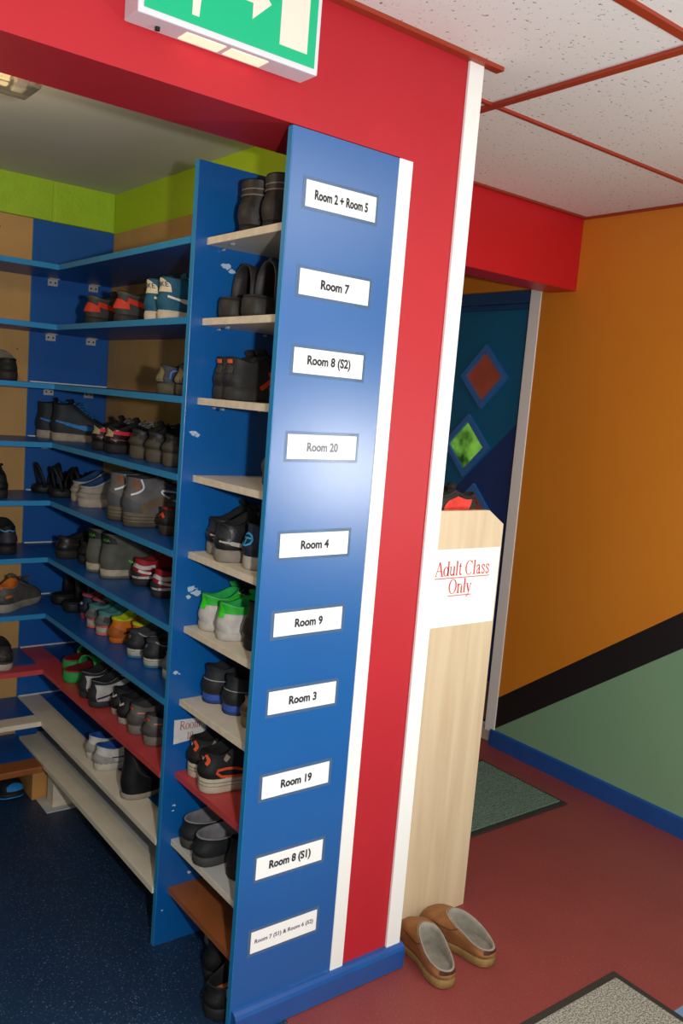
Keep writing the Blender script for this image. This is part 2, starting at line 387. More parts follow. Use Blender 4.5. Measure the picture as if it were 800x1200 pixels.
for i, z in enumerate(Z[:9]):
    y1 = YB - 0.004
    if i < 7:
        s = box('shelf', M_blue2, XF, 0.421, z - T, XW - 0.004, y1, z, far); es = M_edge_lit
    else:
        es = M_redshelf if i == 7 else M_cream
        s = box('shelf', es, XF, 0.421, z - T, 0.075, y1, z, far)
        box('shelf', M_blue2, 0.0755, 0.421, z - T, XW - 0.004, y1, z - 0.001, far)
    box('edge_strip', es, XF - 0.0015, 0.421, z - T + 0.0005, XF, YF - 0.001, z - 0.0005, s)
    if i < 7: s2 = box('shelf', M_blue2, -2.55, YF, z - T, XF - 0.001, YB, z, bk)
    else:
        s2 = box('shelf', es, -2.55, YF, z - T, XF - 0.001, YF + 0.07, z, bk)
        box('shelf', M_blue2, -2.55, YF + 0.0705, z - T, XF - 0.001, YB, z - 0.001, bk)
    box('edge_strip', es, -2.55, YF - 0.0015, z - T + 0.0005, XF - 0.0015, YF, z - 0.0005, s2)
    if i >= 2: box('sealant_strip', M_seal, XF + 0.004, y1 - 0.007, z, XW - 0.006, y1, z + 0.004, s)
    if i < 4:
        for xx in (0.067, 0.221):
            br = MB(); br.box(xx - 0.018, y1 - 0.003, z - T - 0.026, xx + 0.018, y1, z - T); br.box(xx - 0.018, y1 - 0.024, z - T - 0.003, xx + 0.018, y1 - 0.003, z - T)
            q = br.build('bracket', M_metal, far)
            for dx in (-0.009, 0.009):
                MB().tube([(xx + dx, y1 - 0.005, z - T - 0.014), (xx + dx, y1 - 0.003, z - T - 0.014)], 0.0035, 6).build('screw', M_dark, q)
# lowest boards
z = Z[9]
s = box('shelf', M_cream, -0.012, 0.421, z - T, 0.06, 1.60, z, far, bevel=0.001)
box('shelf', M_grey, 0.0605, 0.421, z - T - 0.001, 0.16, 1.62, z - 0.001, far)  # grey colour paints the shadow the shelf above casts on this board
box('support_board', M_brown, 0.012, 0.4215, 0.003, 0.16, 0.44, z - T - 0.001, far)
box('support_block', M_raw, 0.02, 1.30, 0.003, 0.15, 1.36, z - T - 0.001, far)
s = box('shelf', M_brown, -2.0, 1.315, z - 0.03, -0.014, 1.40, z - 0.006, bk, bevel=0.004)
box('shelf', M_blue2, -2.0, 1.4005, z - 0.03, -0.014, YB, z - 0.008, bk)
M_pine = mat('pine_block', '#b98446', 0.6, var=0.12, vscale=9)
box('support_block', M_pine, -0.024, 1.394, 0.003, 0.040, 1.585, z - T - 0.001, bk, bevel=0.002)
t = box('board', M_grey, -0.01, 1.27, 0.003, 0.16, 1.39, 0.008, bevel=0.001)
tag(t, 'loose grey board lying on the navy floor beside the pine block', 'board')

# ------------------------------------------------------------------ lettering
def text_mesh(s, size, ext=0.0, bold=0.0, align='CENTER'):
    c = bpy.data.curves.new('t', 'FONT'); c.body = s; c.size = size; c.align_x = align; c.align_y = 'CENTER'; c.extrude = ext; c.offset = bold; c.resolution_u = 3
    o = bpy.data.objects.new('t', c); col.objects.link(o)
    dg = bpy.context.evaluated_depsgraph_get(); dg.update()
    me = bpy.data.meshes.new_from_object(o.evaluated_get(dg))
    bpy.data.objects.remove(o); bpy.data.curves.remove(c)
    return me
def put_text(s, size, M, parent, fn, bold=0.0, width=None, name='lettering'):
    me = text_mesh(s, size, 0, bold)
    xs_ = [v.co.x for v in me.vertices]
    k = 1.0 if not width else width / (max(xs_) - min(xs_))
    mid = (max(xs_) + min(xs_)) / 2; zs_ = [v.co.y for v in me.vertices]; mz = (max(zs_) + min(zs_)) / 2
    for v in me.vertices: v.co = fn((v.co.x - mid) * k, v.co.y - mz)
    me.name = name; me.materials.clear(); me.materials.append(M)
    o = bpy.data.objects.new(name, me); col.objects.link(o); o.parent = parent
    return o
def arc(cx, cy, rx, ry, a0, a1, n=14):
    return [(cx + rx * math.cos(math.radians(a0 + (a1 - a0) * k / n)), cy + ry * math.sin(math.radians(a0 + (a1 - a0) * k / n))) for k in range(n + 1)]
TH, TN = 0.115, 0.05
def bowl(cx, cy, rx, ry, a0=0, a1=360): return ('b', arc(cx, cy, rx, ry, a0, a1, 22), cx, rx)
GL = {   # strokes (points, width); 'b' = bowl with stress at its sides
 'A': (0.74, [([(0.08, 0), (0.37, 1)], TN), ([(0.37, 1), (0.66, 0)], TH), ([(0.18, 0.36), (0.53, 0.36)], TN), ([(0, 0.02), (0.2, 0.02)], 0.04), ([(0.54, 0.02), (0.8, 0.02)], 0.04)]),
 'd': (0.54, [bowl(0.24, 0.32, 0.19, 0.32), ([(0.44, 0), (0.44, 1.02)], TH), ([(0.33, 1.0), (0.46, 1.0)], 0.04), ([(0.44, 0.02), (0.54, 0.02)], 0.04)]),
 'u': (0.54, [([(0.12, 0.66), (0.12, 0.2), (0.16, 0.06), (0.26, 0.02), (0.42, 0.14)], 0.09), ([(0.43, 0), (0.43, 0.66)], TH), ([(0.02, 0.64), (0.14, 0.64)], 0.04), ([(0.33, 0.64), (0.45, 0.64)], 0.04), ([(0.43, 0.02), (0.54, 0.02)], 0.04)]),
 'l': (0.29, [([(0.15, 0), (0.15, 1.02)], TH), ([(0.03, 1.0), (0.16, 1.0)], 0.04), ([(0.02, 0.02), (0.28, 0.02)], 0.04)]),
 't': (0.32, [([(0.15, 0.85), (0.15, 0.14), (0.2, 0.03), (0.31, 0.07)], 0.1), ([(0.02, 0.64), (0.3, 0.64)], 0.045)]),
 'C': (0.72, [bowl(0.38, 0.5, 0.31, 0.5, 48, 315), ([(0.62, 0.98), (0.62, 0.7)], 0.045)]),
 'a': (0.5, [([(0.08, 0.5), (0.13, 0.62), (0.22, 0.66), (0.32, 0.6), (0.34, 0.48), (0.34, 0.1), (0.4, 0.03), (0.48, 0.06)], 0.09), ([(0.34, 0.42), (0.15, 0.32), (0.08, 0.18), (0.14, 0.04), (0.24, 0.03), (0.34, 0.12)], 0.07)]),
 's': (0.42, [([(0.34, 0.48), (0.3, 0.62), (0.2, 0.66), (0.1, 0.6), (0.08, 0.48), (0.2, 0.36), (0.32, 0.27), (0.34, 0.14), (0.26, 0.02), (0.14, 0.02), (0.07, 0.16)], 0.08)]),
 'O': (0.76, [bowl(0.37, 0.5, 0.31, 0.5)]),
 'o': (0.54, [bowl(0.26, 0.33, 0.2, 0.33)]),
 'n': (0.56, [([(0.13, 0), (0.13, 0.66)], TH), ([(0.13, 0.5), (0.24, 0.63), (0.35, 0.64), (0.43, 0.52)], 0.06), ([(0.43, 0), (0.43, 0.5)], TH), ([(0.02, 0.64), (0.14, 0.64)], 0.04), ([(0.02, 0.02), (0.24, 0.02)], 0.04), ([(0.33, 0.02), (0.55, 0.02)], 0.04)]),
 'm': (0.84, [([(0.13, 0), (0.13, 0.66)], TH), ([(0.13, 0.5), (0.22, 0.63), (0.33, 0.64), (0.41, 0.52)], 0.06), ([(0.41, 0), (0.41, 0.5)], TH), ([(0.41, 0.5), (0.5, 0.63), (0.61, 0.64), (0.69, 0.52)], 0.06), ([(0.69, 0), (0.69, 0.5)], TH), ([(0.02, 0.02), (0.24, 0.02)], 0.04), ([(0.31, 0.02), (0.51, 0.02)], 0.04), ([(0.6, 0.02), (0.82, 0.02)], 0.04)]),
 'y': (0.54, [([(0.09, 0.64), (0.29, 0.05)], TH), ([(0.46, 0.64), (0.22, -0.2), (0.13, -0.29), (0.05, -0.25)], TN), ([(0, 0.64), (0.2, 0.64)], 0.04), ([(0.36, 0.64), (0.53, 0.64)], 0.04)]),
 'R': (0.72, [([(0.16, 0), (0.16, 1)], TH), ([(0.16, 0.97), (0.38, 0.97), (0.53, 0.87), (0.55, 0.74), (0.5, 0.58), (0.36, 0.5), (0.16, 0.5)], 0.08), ([(0.34, 0.5), (0.64, 0.02)], TH), ([(0.02, 0.02), (0.3, 0.02)], 0.04), ([(0.56, 0.02), (0.74, 0.02)], 0.04), ([(0.02, 0.98), (0.16, 0.98)], 0.04)]),
 '1': (0.5, [([(0.27, 0), (0.27, 1)], TH), ([(0.12, 0.86), (0.27, 0.98)], 0.05), ([(0.12, 0.02), (0.42, 0.02)], 0.04)]),
 '9': (0.52, [bowl(0.25, 0.68, 0.19, 0.3), ([(0.44, 0.66), (0.4, 0.38), (0.28, 0.14), (0.08, 0.0)], 0.08)]),
 ' ': (0.3, [])}
def serif(s, cap, M, parent, fn, underline=False, name='lettering'):
    mb = MB(); x = 0
    def rib(pts, ws):
        for k in range(len(pts) - 1):
            (ax, ay), (bx, by) = pts[k], pts[k + 1]; d = math.hypot(bx - ax, by - ay) or 1
            nx, ny = -(by - ay) / d / 2, (bx - ax) / d / 2
            b = len(mb.v); wa, wb_ = ws[k], ws[k + 1]
            mb.v += [(ax + nx * wa, ay + ny * wa, 0), (ax - nx * wa, ay - ny * wa, 0), (bx - nx * wb_, by - ny * wb_, 0), (bx + nx * wb_, by + ny * wb_, 0)]
            mb.f.append((b, b + 1, b + 2, b + 3))
    for ch in s:
        adv, st = GL[ch]
        for q in st:
            if q[0] == 'b':
                pts = q[1]; ws = [TN + (TH - TN) * min(1, abs(p[0] - q[2]) / q[3]) ** 2 for p in pts]
            else: pts = q[0]; ws = [q[1]] * len(pts)
            rib([(p[0] + x, p[1]) for p in pts], ws)
        x += adv
    if underline: rib([(0, -0.16), (x, -0.16)], [0.06, 0.06])
    mb.v = [tuple(fn((a - x / 2) * cap, b * cap)) for a, b, c in mb.v]
    return mb.build(name, M, parent, fix=False)

# ------------------------------------------------------------------ room labels on the end panel
labels = [("Room 2 + Room 5", 1.9715, 0.148, 'topmost label'), ("Room 7", 1.7855, 0.080, 'second label from the top'), ("Room 8 (S2)", 1.6165, 0.122, 'third label from the top'),
          ("Room 20", 1.4268, 0.088, 'fourth label, glared over'), ("Room 4", 1.2015, 0.080, 'fifth label from the top'), ("Room 9", 1.017, 0.080, 'sixth label from the top'),
          ("Room 3", 0.8303, 0.080, 'fourth label from the bottom'), ("Room 19", 0.6245, 0.090, 'third label from the bottom'), ("Room 8 (S1)", 0.421, 0.122, 'second label from the bottom'),
          ("Room 7 (S1) & Room 6 (S2)", 0.2318, 0.172, 'lowest label')]
for i, (s, zc, wd, where) in enumerate(labels):
    tilt = random.uniform(-0.012, 0.012)
    t = thing('paper_sign', 'white taped paper label reading %s, %s on blue panel' % (s, where), 'sign', 'room labels on the blue end panel', loc=(0.1395, 0.0, zc))
    t.rotation_euler = (0, tilt, 0)
    box('tape', M_tape, -0.104 + random.uniform(-.003, .002), -0.0004, -0.035, 0.105, 0.0, 0.035, t)
    box('paper', M_paper, -0.097, -0.0012, -0.0275, 0.097, -0.0005, 0.0275, t)
    put_text(s, 0.0275 if i < 9 else 0.0150, M_ink if i != 3 else M_inkglare, t, lambda a, b_: (a, -0.0019, b_), bold=0.0011 if i < 9 else 0.0002, width=wd)
# paper signs elsewhere
t = thing('paper_sign', 'white paper sign reading Adult Class Only on the wooden rack', 'sign', loc=(0.7725, 0.116, 1.032))
box('paper', M_paper, -0.136, -0.0010, -0.113, 0.136, 0.0, 0.113, t)
serif('Adult Class', 0.0437, M_redink, t, lambda a, b_: (a - 0.0125, -0.0018, b_ * 0.95 + 0.0365), True)
serif('Only', 0.0437, M_redink, t, lambda a, b_: (a - 0.0175, -0.0018, b_ * 0.95 - 0.016), True)
t = thing('paper_sign', 'small torn paper reading Room 19 on the blue divider', 'sign', loc=(0.064, 0.403, 0.618))
b = MB(); b.prism([(-0.048, 0.034), (0.047, 0.029), (0.050, -0.012), (0.046, -0.028), (0.01, -0.029), (-0.047, -0.034)], lambda p: (p[0], -0.0008, p[1]), lambda p: (p[0], -0.0, p[1])); b.build('paper', mat('aged_paper', '#c9c7c4', 0.7, var=0.08, vscale=50), t)
serif('Room', 0.024, M_redink2, t, lambda a, b_: (a, -0.0014, b_ + 0.004))
serif('19', 0.021, M_redink2, t, lambda a, b_: (a, -0.0014, b_ - 0.026))

# ------------------------------------------------------------------ exit sign
M_sgreen = mat('lit_green_panel', '#0a9c6c', 0.3, emit='#0fae7c', estr=0.40)
M_swhite = mat('lit_white_pictogram', '#c9c0b2', 0.4, emit='#fff0dc', estr=0.3)
M_sbody = mat('sign_housing', '#dcdae0', 0.4)
es = thing('exit_sign', 'lit green and white exit sign box with arrow on the red header', 'exit sign', loc=(-0.184, 0.004, 2.185))
b = MB(); b.box(-0.195, -0.062, 0.0, 0.195, 0.0, 0.178); b.build('housing', M_sbody, es, bevel=0.003)
box('panel', M_sgreen, -0.184, -0.0645, 0.011, 0.184, -0.062, 0.167, es)
def sp(poly, name='pictogram', dy=0.0):
    b = MB(); b.prism(poly, lambda p: (p[0] + 0.184, -0.0662, p[1] - 2.185), lambda p: (p[0] + 0.184, -0.0645, p[1] - 2.185)); return b.build(name, M_swhite, es)
sp([(-0.086, 2.217), (-0.021, 2.217), (-0.021, 2.335), (-0.086, 2.335)], 'door_mark')
sp([(-0.215, 2.272), (-0.150, 2.272), (-0.150, 2.243), (-0.110, 2.281), (-0.150, 2.319), (-0.150, 2.290), (-0.215, 2.290)], 'arrow_mark')
sp([(-0.276, 2.211), (-0.262, 2.211), (-0.258, 2.262), (-0.240, 2.280), (-0.262, 2.318), (-0.284, 2.318), (-0.290, 2.290), (-0.310, 2.262), (-0.335, 2.262), (-0.335, 2.252), (-0.305, 2.250), (-0.276, 2.270)], 'running_figure')
sp([(-0.262 + 0.011 * math.cos(2 * PI * k / 12), 2.333 + 0.011 * math.sin(2 * PI * k / 12)) for k in range(12)], 'running_figure')
M_slit = mat('downlight_window', '#ffdcc0', 0.4, emit='#ffd9b8', estr=0.9)
box('downlight', M_slit, -0.092, -0.048, -0.0012, -0.009, -0.010, 0.0, es)
box('downlight', M_slit, 0.003, -0.048, -0.0012, 0.086, -0.010, 0.0, es)
MB().tube([(-0.14, -0.025, 0.001), (-0.14, -0.025, -0.006)], 0.005, 8).build('fixing_screw', M_dark, es)

# ------------------------------------------------------------------ bulkhead lamp on the alcove ceiling
M_acr = mat('clear_prismatic_plastic', '#f4ecd6', 0.15, trans=0.9, bump=0.3, bscale=120)
M_tube = mat('lit_tube', '#fff0d0', 0.4, emit='#ffdf9c', estr=0.8)
bl = thing('bulkhead_light', 'clear plastic bulkhead tube light on the alcove ceiling', 'ceiling light', loc=(-0.36, 0.50, AC))
box('base_tray', mat('lamp_tray', '#cfc9b8', 0.5), -0.62, -0.075, -0.022, 0.0, 0.075, 0.0, bl, bevel=0.003)
rs = [[(x0, -0.07, -0.022), (x0, 0.07, -0.022), (x0 + k, 0.055, -0.078), (x0 + k, -0.055, -0.078)] for x0, k in ((-0.005, -0.018), (-0.615, 0.018))]
b = MB(); b.rings(rs, True, True, True); b.build('diffuser', M_acr, bl, bevel=0.004)
MB().tube([(-0.54, 0, -0.045), (-0.08, 0, -0.045)], 0.013, 10).build('tube', M_tube, bl, smooth=True)
for x0 in (-0.565, -0.055): box('lamp_holder', M_white, x0 - 0.012, -0.018, -0.065, x0 + 0.012, 0.018, -0.022, bl)
b = MB(); b.box(-0.004, -0.012, -0.045, 0.004, 0.012, -0.012); b.build('clip', M_metal, bl)
pl = bpy.data.lights.new('bulkhead_glow', 'POINT'); pl.energy = 7.0; pl.color = (1.0, 0.82, 0.56); pl.shadow_soft_size = 0.05
po = bpy.data.objects.new('bulkhead_glow', pl); col.objects.link(po); po.location = (-0.66, 0.50, AC - 0.17)

# ------------------------------------------------------------------ wooden rack beside the pillar
def woodmat():
    M = bpy.data.materials.new('birch_laminate'); M.use_nodes = True; nt = M.node_tree; b = nt.nodes['Principled BSDF']; b.inputs['Roughness'].default_value = 0.4
    tc = nt.nodes.new('ShaderNodeTexCoord'); mp = nt.nodes.new('ShaderNodeMapping'); mp.inputs['Scale'].default_value = (16, 16, 1.1)
    nt.links.new(tc.outputs['Object'], mp.inputs[0]); n = nt.nodes.new('ShaderNodeTexNoise'); n.inputs['Scale'].default_value = 1.6; n.inputs['Detail'].default_value = 8; n.inputs['Distortion'].default_value = 0.6
    nt.links.new(mp.outputs[0], n.inputs['Vector'])
    r = nt.nodes.new('ShaderNodeValToRGB'); r.color_ramp.elements[0].position = 0.3; r.color_ramp.elements[0].color = rgb('#ccb391'); r.color_ramp.elements[1].position = 0.65; r.color_ramp.elements[1].color = rgb('#dac5a3')
    nt.links.new(n.outputs['Fac'], r.inputs[0]); nt.links.new(r.outputs[0], b.inputs['Base Color'])
    return M
M_birch = woodmat()
rk = thing('shoe_rack', 'pale birch wooden rack standing behind the red pillar', 'rack', loc=(0.533, 0.116, 0))
poly = [(0.0, 0.0), (0.381, 0.0), (0.381, 1.214), (0.315, 1.256), (0.0, 1.256)]
for y0 in (0.0, 0.86):
    b = MB(); b.prism(poly, lambda p: (p[0], y0, p[1]), lambda p: (p[0], y0 + T, p[1])); b.build('end_panel', M_birch, rk, bevel=0.001)
for zz in (0.08, 0.35, 0.65, 0.95, 1.232): box('shelf', M_birch, 0.0, T, zz - T, 0.365, 0.86, zz, rk)

# ------------------------------------------------------------------ floor mats
def pilemat(name, c0, c1, scale, rib):
    M = bpy.data.materials.new(name); M.use_nodes = True; nt = M.node_tree; b = nt.nodes['Principled BSDF']; b.inputs['Roughness'].default_value = 0.95
    tc = nt.nodes.new('ShaderNodeTexCoord'); n = nt.nodes.new('ShaderNodeTexNoise'); n.inputs['Scale'].default_value = scale; n.inputs['Detail'].default_value = 3
    nt.links.new(tc.outputs['Object'], n.inputs['Vector'])
    r = nt.nodes.new('ShaderNodeValToRGB'); r.color_ramp.elements[0].position = 0.38; r.color_ramp.elements[0].color = rgb(c0); r.color_ramp.elements[1].position = 0.62; r.color_ramp.elements[1].color = rgb(c1)
    nt.links.new(n.outputs['Fac'], r.inputs[0]); nt.links.new(r.outputs[0], b.inputs['Base Color'])
    bp = nt.nodes.new('ShaderNodeBump'); bp.inputs['Strength'].default_value = 0.6; bp.inputs['Distance'].default_value = 0.005
    nt.links.new(n.outputs['Fac'], bp.inputs['Height']); nt.links.new(bp.outputs[0], b.inputs['Normal'])
    return M
M_rub = mat('black_rubber', '#2b2924', 0.7)
t = thing('floor_mat', 'dark green ribbed door mat beside the birch rack', 'mat', 'door mats', loc=(1.801, 0.402, 0))
box('border', M_rub, -0.62, 0.0, 0.0, 0.0, 0.475, 0.006, t, bevel=0.002)
pm = pilemat('ribbed_mat_pile', '#3c5044', '#7b9484', 260, True)
base = box('backing', mat('mat_backing', '#0d120f', 0.9), -0.60, 0.02, 0.006, -0.02, 0.455, 0.0065, t)
rib = MB()
for k in range(30): rib.box(-0.598, 0.024 + k * 0.0144, 0.0065, -0.022, 0.024 + k * 0.0144 + 0.0075, 0.0125)
r_ = rib.build('ribbed_pile', pm, t); r_['kind'] = 'stuff'
t = thing('floor_mat', 'grey flecked door mat with black border at the bottom edge', 'mat', 'door mats', loc=(1.05, -0.344, 0))
box('border', M_rub, -0.76, -0.62, 0.0, 0.0, 0.0, 0.005, t, bevel=0.002)
box('pile', pilemat('flecked_mat_pile', '#5a5952', '#b4b1a6', 230, False), -0.735, -0.595, 0.004, -0.024, -0.024, 0.009, t, bevel=0.003)

# ------------------------------------------------------------------ shoes
def cr(xs_, ys_, x):                       # Catmull-Rom through (xs,ys)
    n = len(xs_)
    if x <= xs_[0]: return ys_[0]
    if x >= xs_[-1]: return ys_[-1]
    i = max(k for k in range(n - 1) if xs_[k] <= x)
    h = xs_[i + 1] - xs_[i]; t = (x - xs_[i]) / h
    def tg(k):
        a, b = max(k - 1, 0), min(k + 1, n - 1)
        return (ys_[b] - ys_[a]) / (xs_[b] - xs_[a])
    a, b, c, d = ys_[i], ys_[i + 1], tg(i) * h, tg(i + 1) * h
    return (2 * t ** 3 - 3 * t ** 2 + 1) * a + (t ** 3 - 2 * t ** 2 + t) * c + (-2 * t ** 3 + 3 * t ** 2) * b + (t ** 3 - t ** 2) * d
FU = [0, 0.012, 0.04, 0.09, 0.18, 0.30, 0.42, 0.55, 0.68, 0.79, 0.88, 0.945, 0.985, 1]
FV = [0, 0.135, 0.235, 0.305, 0.350, 0.355, 0.36, 0.42, 0.485, 0.5, 0.455, 0.355, 0.19, 0]
def foot(u): return cr(FU, FV, u)
class Shoe:
    def __init__(s, L=0.262, W=0.092, hh=0.080, fh=0.098, fx=0.44, ts=0.030, tt=0.022, dip=0.014, toe=0.036, side=1, cw=0.62, lean=0.006, bulk=0.07, heelin=0.0, **k):
        s.__dict__.update(L=L, W=W, hh=hh, fh=fh, fx=fx, ts=ts, tt=tt, dip=dip, toe=toe, side=side, cw=cw, lean=lean, bulk=bulk)
        tt_, fh_ = tt, fh
        s.ft = [0, 0.16, 0.36, 0.62, 1.0]
        s.fxv = [L * 0.995, L * 1.0, L * 0.90, L * (0.35 + 0.65 * fx) if False else L * (0.90 * 0.45 + fx * 0.55), L * fx]
        s.fzv = [tt, tt + toe * 0.45, tt + toe, tt + toe + (fh - tt - toe) * 0.48, fh]
    def S(s, th, t, off=0.0):
        if off:
            e = 1e-3
            p = s.S(th, t); a = s.S(th + e, t) - s.S(th - e, t); b = s.S(th, min(t + e, 1)) - s.S(th, max(t - e, 0))
            n = b.cross(a)
            if n.length > 1e-12: p = p + n.normalized() * off
            return p
        u = (1 - math.cos(th)) / 2; sg = math.sin(th)
        xh = cr([0, 0.25, 0.7, 1], [0.006, 0.0, 0.006 + s.lean, 0.004 + s.lean], t)
        xf = cr(s.ft, s.fxv, t); zf = cr(s.ft, s.fzv, t); zh = s.ts + (s.hh - s.ts) * t
        x = xh + (xf - xh) * u
        f0 = foot(u) * s.W
        f1 = 0.5 * s.W * s.cw * max(0.0, 1 - abs(2 * u - 1) ** 2.3) ** 0.48
        k = t ** 1.15
        hw = f0 * (1 - k) + f1 * k
        hw *= 1 + s.bulk * math.sin(PI * min(1, t * 1.1))
        y = math.copysign(hw, sg) if abs(sg) > 1e-9 else 0.0
        y += s.side * 0.012 * math.sin(PI * min(1, max(0, (x / s.L - 0.3) / 0.7)) * 0.9) * (1 - 0.3 * t)
        uu = u * u * (3 - 2 * u)
        z = zh + (zf - zh) * uu - s.dip * t * t * math.sin(PI * u) ** 1.5
        return Vector((x, y, z))
    def solez(s, u): return s.ts + (s.tt - s.ts) * (u * u * (3 - 2 * u))
    def ring(s, t, n=32, off=0.0): return [s.S(2 * PI * (i + 0.5) / n, t, off) for i in range(n)]
def outline(s, k, zf, n=32):
    r = []
    for i in range(n):
        th = 2 * PI * (i + 0.5) / n
        p = s.S(th, 0); u = (1 - math.cos(th)) / 2
        c = Vector((s.L * 0.5, 0, 0)); spring = 0.010 * max(0, (u - 0.7) / 0.3) ** 2
        q = Vector((c.x + (p.x - c.x) * (1 + (k - 1) * 0.45), p.y * k, 0)); q.z = zf(u) + spring * (1 - zf(u) / max(s.solez(u), 1e-4) * 0.6)
        r.append(q)
    return r
def patch(s, th0, th1, t0, t1, off=0.0022, n=10, m_=6, tf=None):
    mb = MB(); rs = []
    for j in range(m_ + 1):
        row = []
        for i in range(n + 1):
            a = i / n; th = th0 + (th1 - th0) * a
            lo, hi = (t0, t1) if not tf else tf(2 * a - 1)
            row.append(s.S(th, lo + (hi - lo) * j / m_, off))
        rs.append(row)
    return mb.rings(rs, closed=False)
def ribbon(s, pts, hw, off=0.003, n=10):
    mb = MB(); P = []
    xs_ = [i / (len(pts) - 1) for i in range(len(pts))]
    for i in range(n + 1):
        a = i / n
        P.append(s.S(cr(xs_, [p[0] for p in pts], a), min(1, max(0, cr(xs_, [p[1] for p in pts], a))), off))
    A, B = [], []
    for i, p in enumerate(P):
        t = (P[min(i + 1, n)] - P[max(i - 1, 0)]).normalized()
        a = i / n; th = cr(xs_, [q[0] for q in pts], a); tt = min(1, max(0, cr(xs_, [q[1] for q in pts], a)))
        nr = (s.S(th, tt, 0.004) - s.S(th, tt)).normalized()
        w_ = t.cross(nr).normalized() * (hw[i * (len(hw) - 1) // n] if isinstance(hw, (list, tuple)) else hw)
        A.append(p + w_); B.append(p - w_)
    return mb.rings([A, B], closed=False)
SHOES = 0
def shade(h, f):
    h = h.lstrip('#'); return '#%02x%02x%02x' % tuple(max(0, min(255, int(int(h[i:i + 2], 16) * f + (6 if f > 1 else 0)))) for i in (0, 2, 4))
def shoe(desc, pos, ang=0, tilt=0, upper='#222222', sole='#222222', lining='#1a1a1a', lace=None, feats=(), cat='shoe', name='sneaker', group=None, outsole=None, rough=0.6, tongue=None, groove=None, insole=None, roll=0, **kw):
    global SHOES; SHOES += 1
    s = Shoe(**kw)
    o = thing(name, desc, cat, group, loc=pos, rz=math.radians(ang))
    if tilt or roll: o.rotation_euler = (math.radians(roll), math.radians(tilt), math.radians(ang))
    Mu = shoemat(upper, rough)
    # sole
    lo = 0.30 if outsole else 0.0
    mb = MB()
    rs = [outline(s, 0.97 if not outsole else 1.04, lambda u: s.solez(u) * lo), outline(s, 1.04, lambda u: s.solez(u) * (lo + 0.12)), outline(s, 1.055, lambda u: s.solez(u) * 0.6), outline(s, 1.035, lambda u: s.solez(u) * 0.98), outline(s, 0.96, lambda u: s.solez(u) * 1.02)]
    mb.rings(rs, True, True, True); mb.build('sole', shoemat(sole, 0.65), o, smooth=True)
    if outsole:
        mb = MB(); mb.rings([outline(s, 0.97, lambda u: 0.0), outline(s, 1.05, lambda u: s.solez(u) * 0.06), outline(s, 1.05, lambda u: s.solez(u) * 0.30)], True, True, True)
        mb.build('outsole', shoemat(outsole, 0.7), o, smooth=True)
    if groove:
        for za in (0.48, 0.70):
            MB().rings([outline(s, 1.045, lambda u: s.solez(u) * za), outline(s, 1.068, lambda u: s.solez(u) * (za + 0.03)), outline(s, 1.045, lambda u: s.solez(u) * (za + 0.06))]).build('sole_groove', shoemat(groove, 0.8), o, smooth=True)
    if lace:
        feats = list(feats) + [('side', 'eyestay', shade(upper, 1.25), 2.25, 2.72, 0.50, 0.99)]
    if name == 'sneaker' and not any(f[0] == 'heel' for f in feats):
        feats = list(feats) + [('heel', 'heel_counter', shade(upper, 0.78), 0.95, 0.0, 0.55)]
    # upper
    mb = MB(); ts_ = [0, 0.06, 0.14, 0.24, 0.36, 0.48, 0.62, 0.76, 0.88, 1.0]
    mb.rings([s.ring(t) for t in ts_]); up = mb.build('upper', Mu, o, smooth=True)
    # collar edge, lining and insole
    top = s.ring(1.0); cx = sum(p.x for p in top) / 32; cy = sum(p.y for p in top) / 32
    def inn(k, dz=0.0, flat=None): return [Vector((cx + (p.x - cx) * k, cy + (p.y - cy) * k, (p.z + dz) if flat is None else flat)) for p in top]
    mb = MB(); mb.rings([top, inn(0.97, 0.003), inn(0.90, 0.001), inn(0.86, -0.012), inn(0.86, flat=s.ts + 0.010)])
    mb.build('lining', shoemat(lining, 0.8), o, smooth=True)
    mb = MB(); mb.rings([inn(0.87, flat=s.ts + 0.008), inn(0.87, flat=s.ts + 0.012)], True, True, True)
    mb.build('insole', shoemat(insole or lining, 0.8), o)
    # tongue
    if tongue:
        rs = []
        for k in range(6):
            a = k / 5; row = []
            for i in range(7):
                b_ = i / 6 * 2 - 1
                bp_ = s.S(PI, 0.72 + 0.28 * min(1, a * 1.4)); 
                ext = max(0, a - 0.6) * s.L * 0.16
                row.append(Vector((bp_.x - ext * 0.45 + 0.004 * (1 - b_ * b_) - 0.004, bp_.y + b_ * s.W * 0.20, bp_.z + 0.004 + ext * 0.9 - 0.006 * b_ * b_)))
            rs.append(row)
        mb = MB(); mb.rings(rs, closed=False); mb.rings([[p + Vector((-0.006, 0, 0.0)) for p in r] for r in rs], closed=False)
        mb.build('tongue', shoemat(tongue, 0.75), o, smooth=True)
    if lace:
        mb = MB()
        for k in range(5):
            t = 0.56 + 0.42 * k / 4
            for d in (0.0, 0.05):
                pts = [s.S(PI + a, min(1, t + d * (a / 0.75)), 0.0035 + 0.003 * math.cos(a * 2)) for a in (-0.75, -0.5, -0.25, 0, 0.25, 0.5, 0.75)]
                mb.tube(pts, 0.0026, 5)
        c = s.S(PI, 0.93, 0.007)
        for sg in (-1, 1):
            mb.tube([c + Vector((0.035 * math.sin(PI * a) * 0.7 , sg * 0.038 * math.sin(PI * a * 0.9) , 0.010 * math.sin(PI * a) - 0.010 * a)) for a in (0, .2, .4, .6, .8, 1)], 0.0026, 5)
            mb.tube([c, c + Vector((0.012, sg * 0.022, 0.003)), c + Vector((0.02, sg * 0.036, -0.012))], 0.0024, 5)
        mb.build('laces', shoemat(lace, 0.8), o)
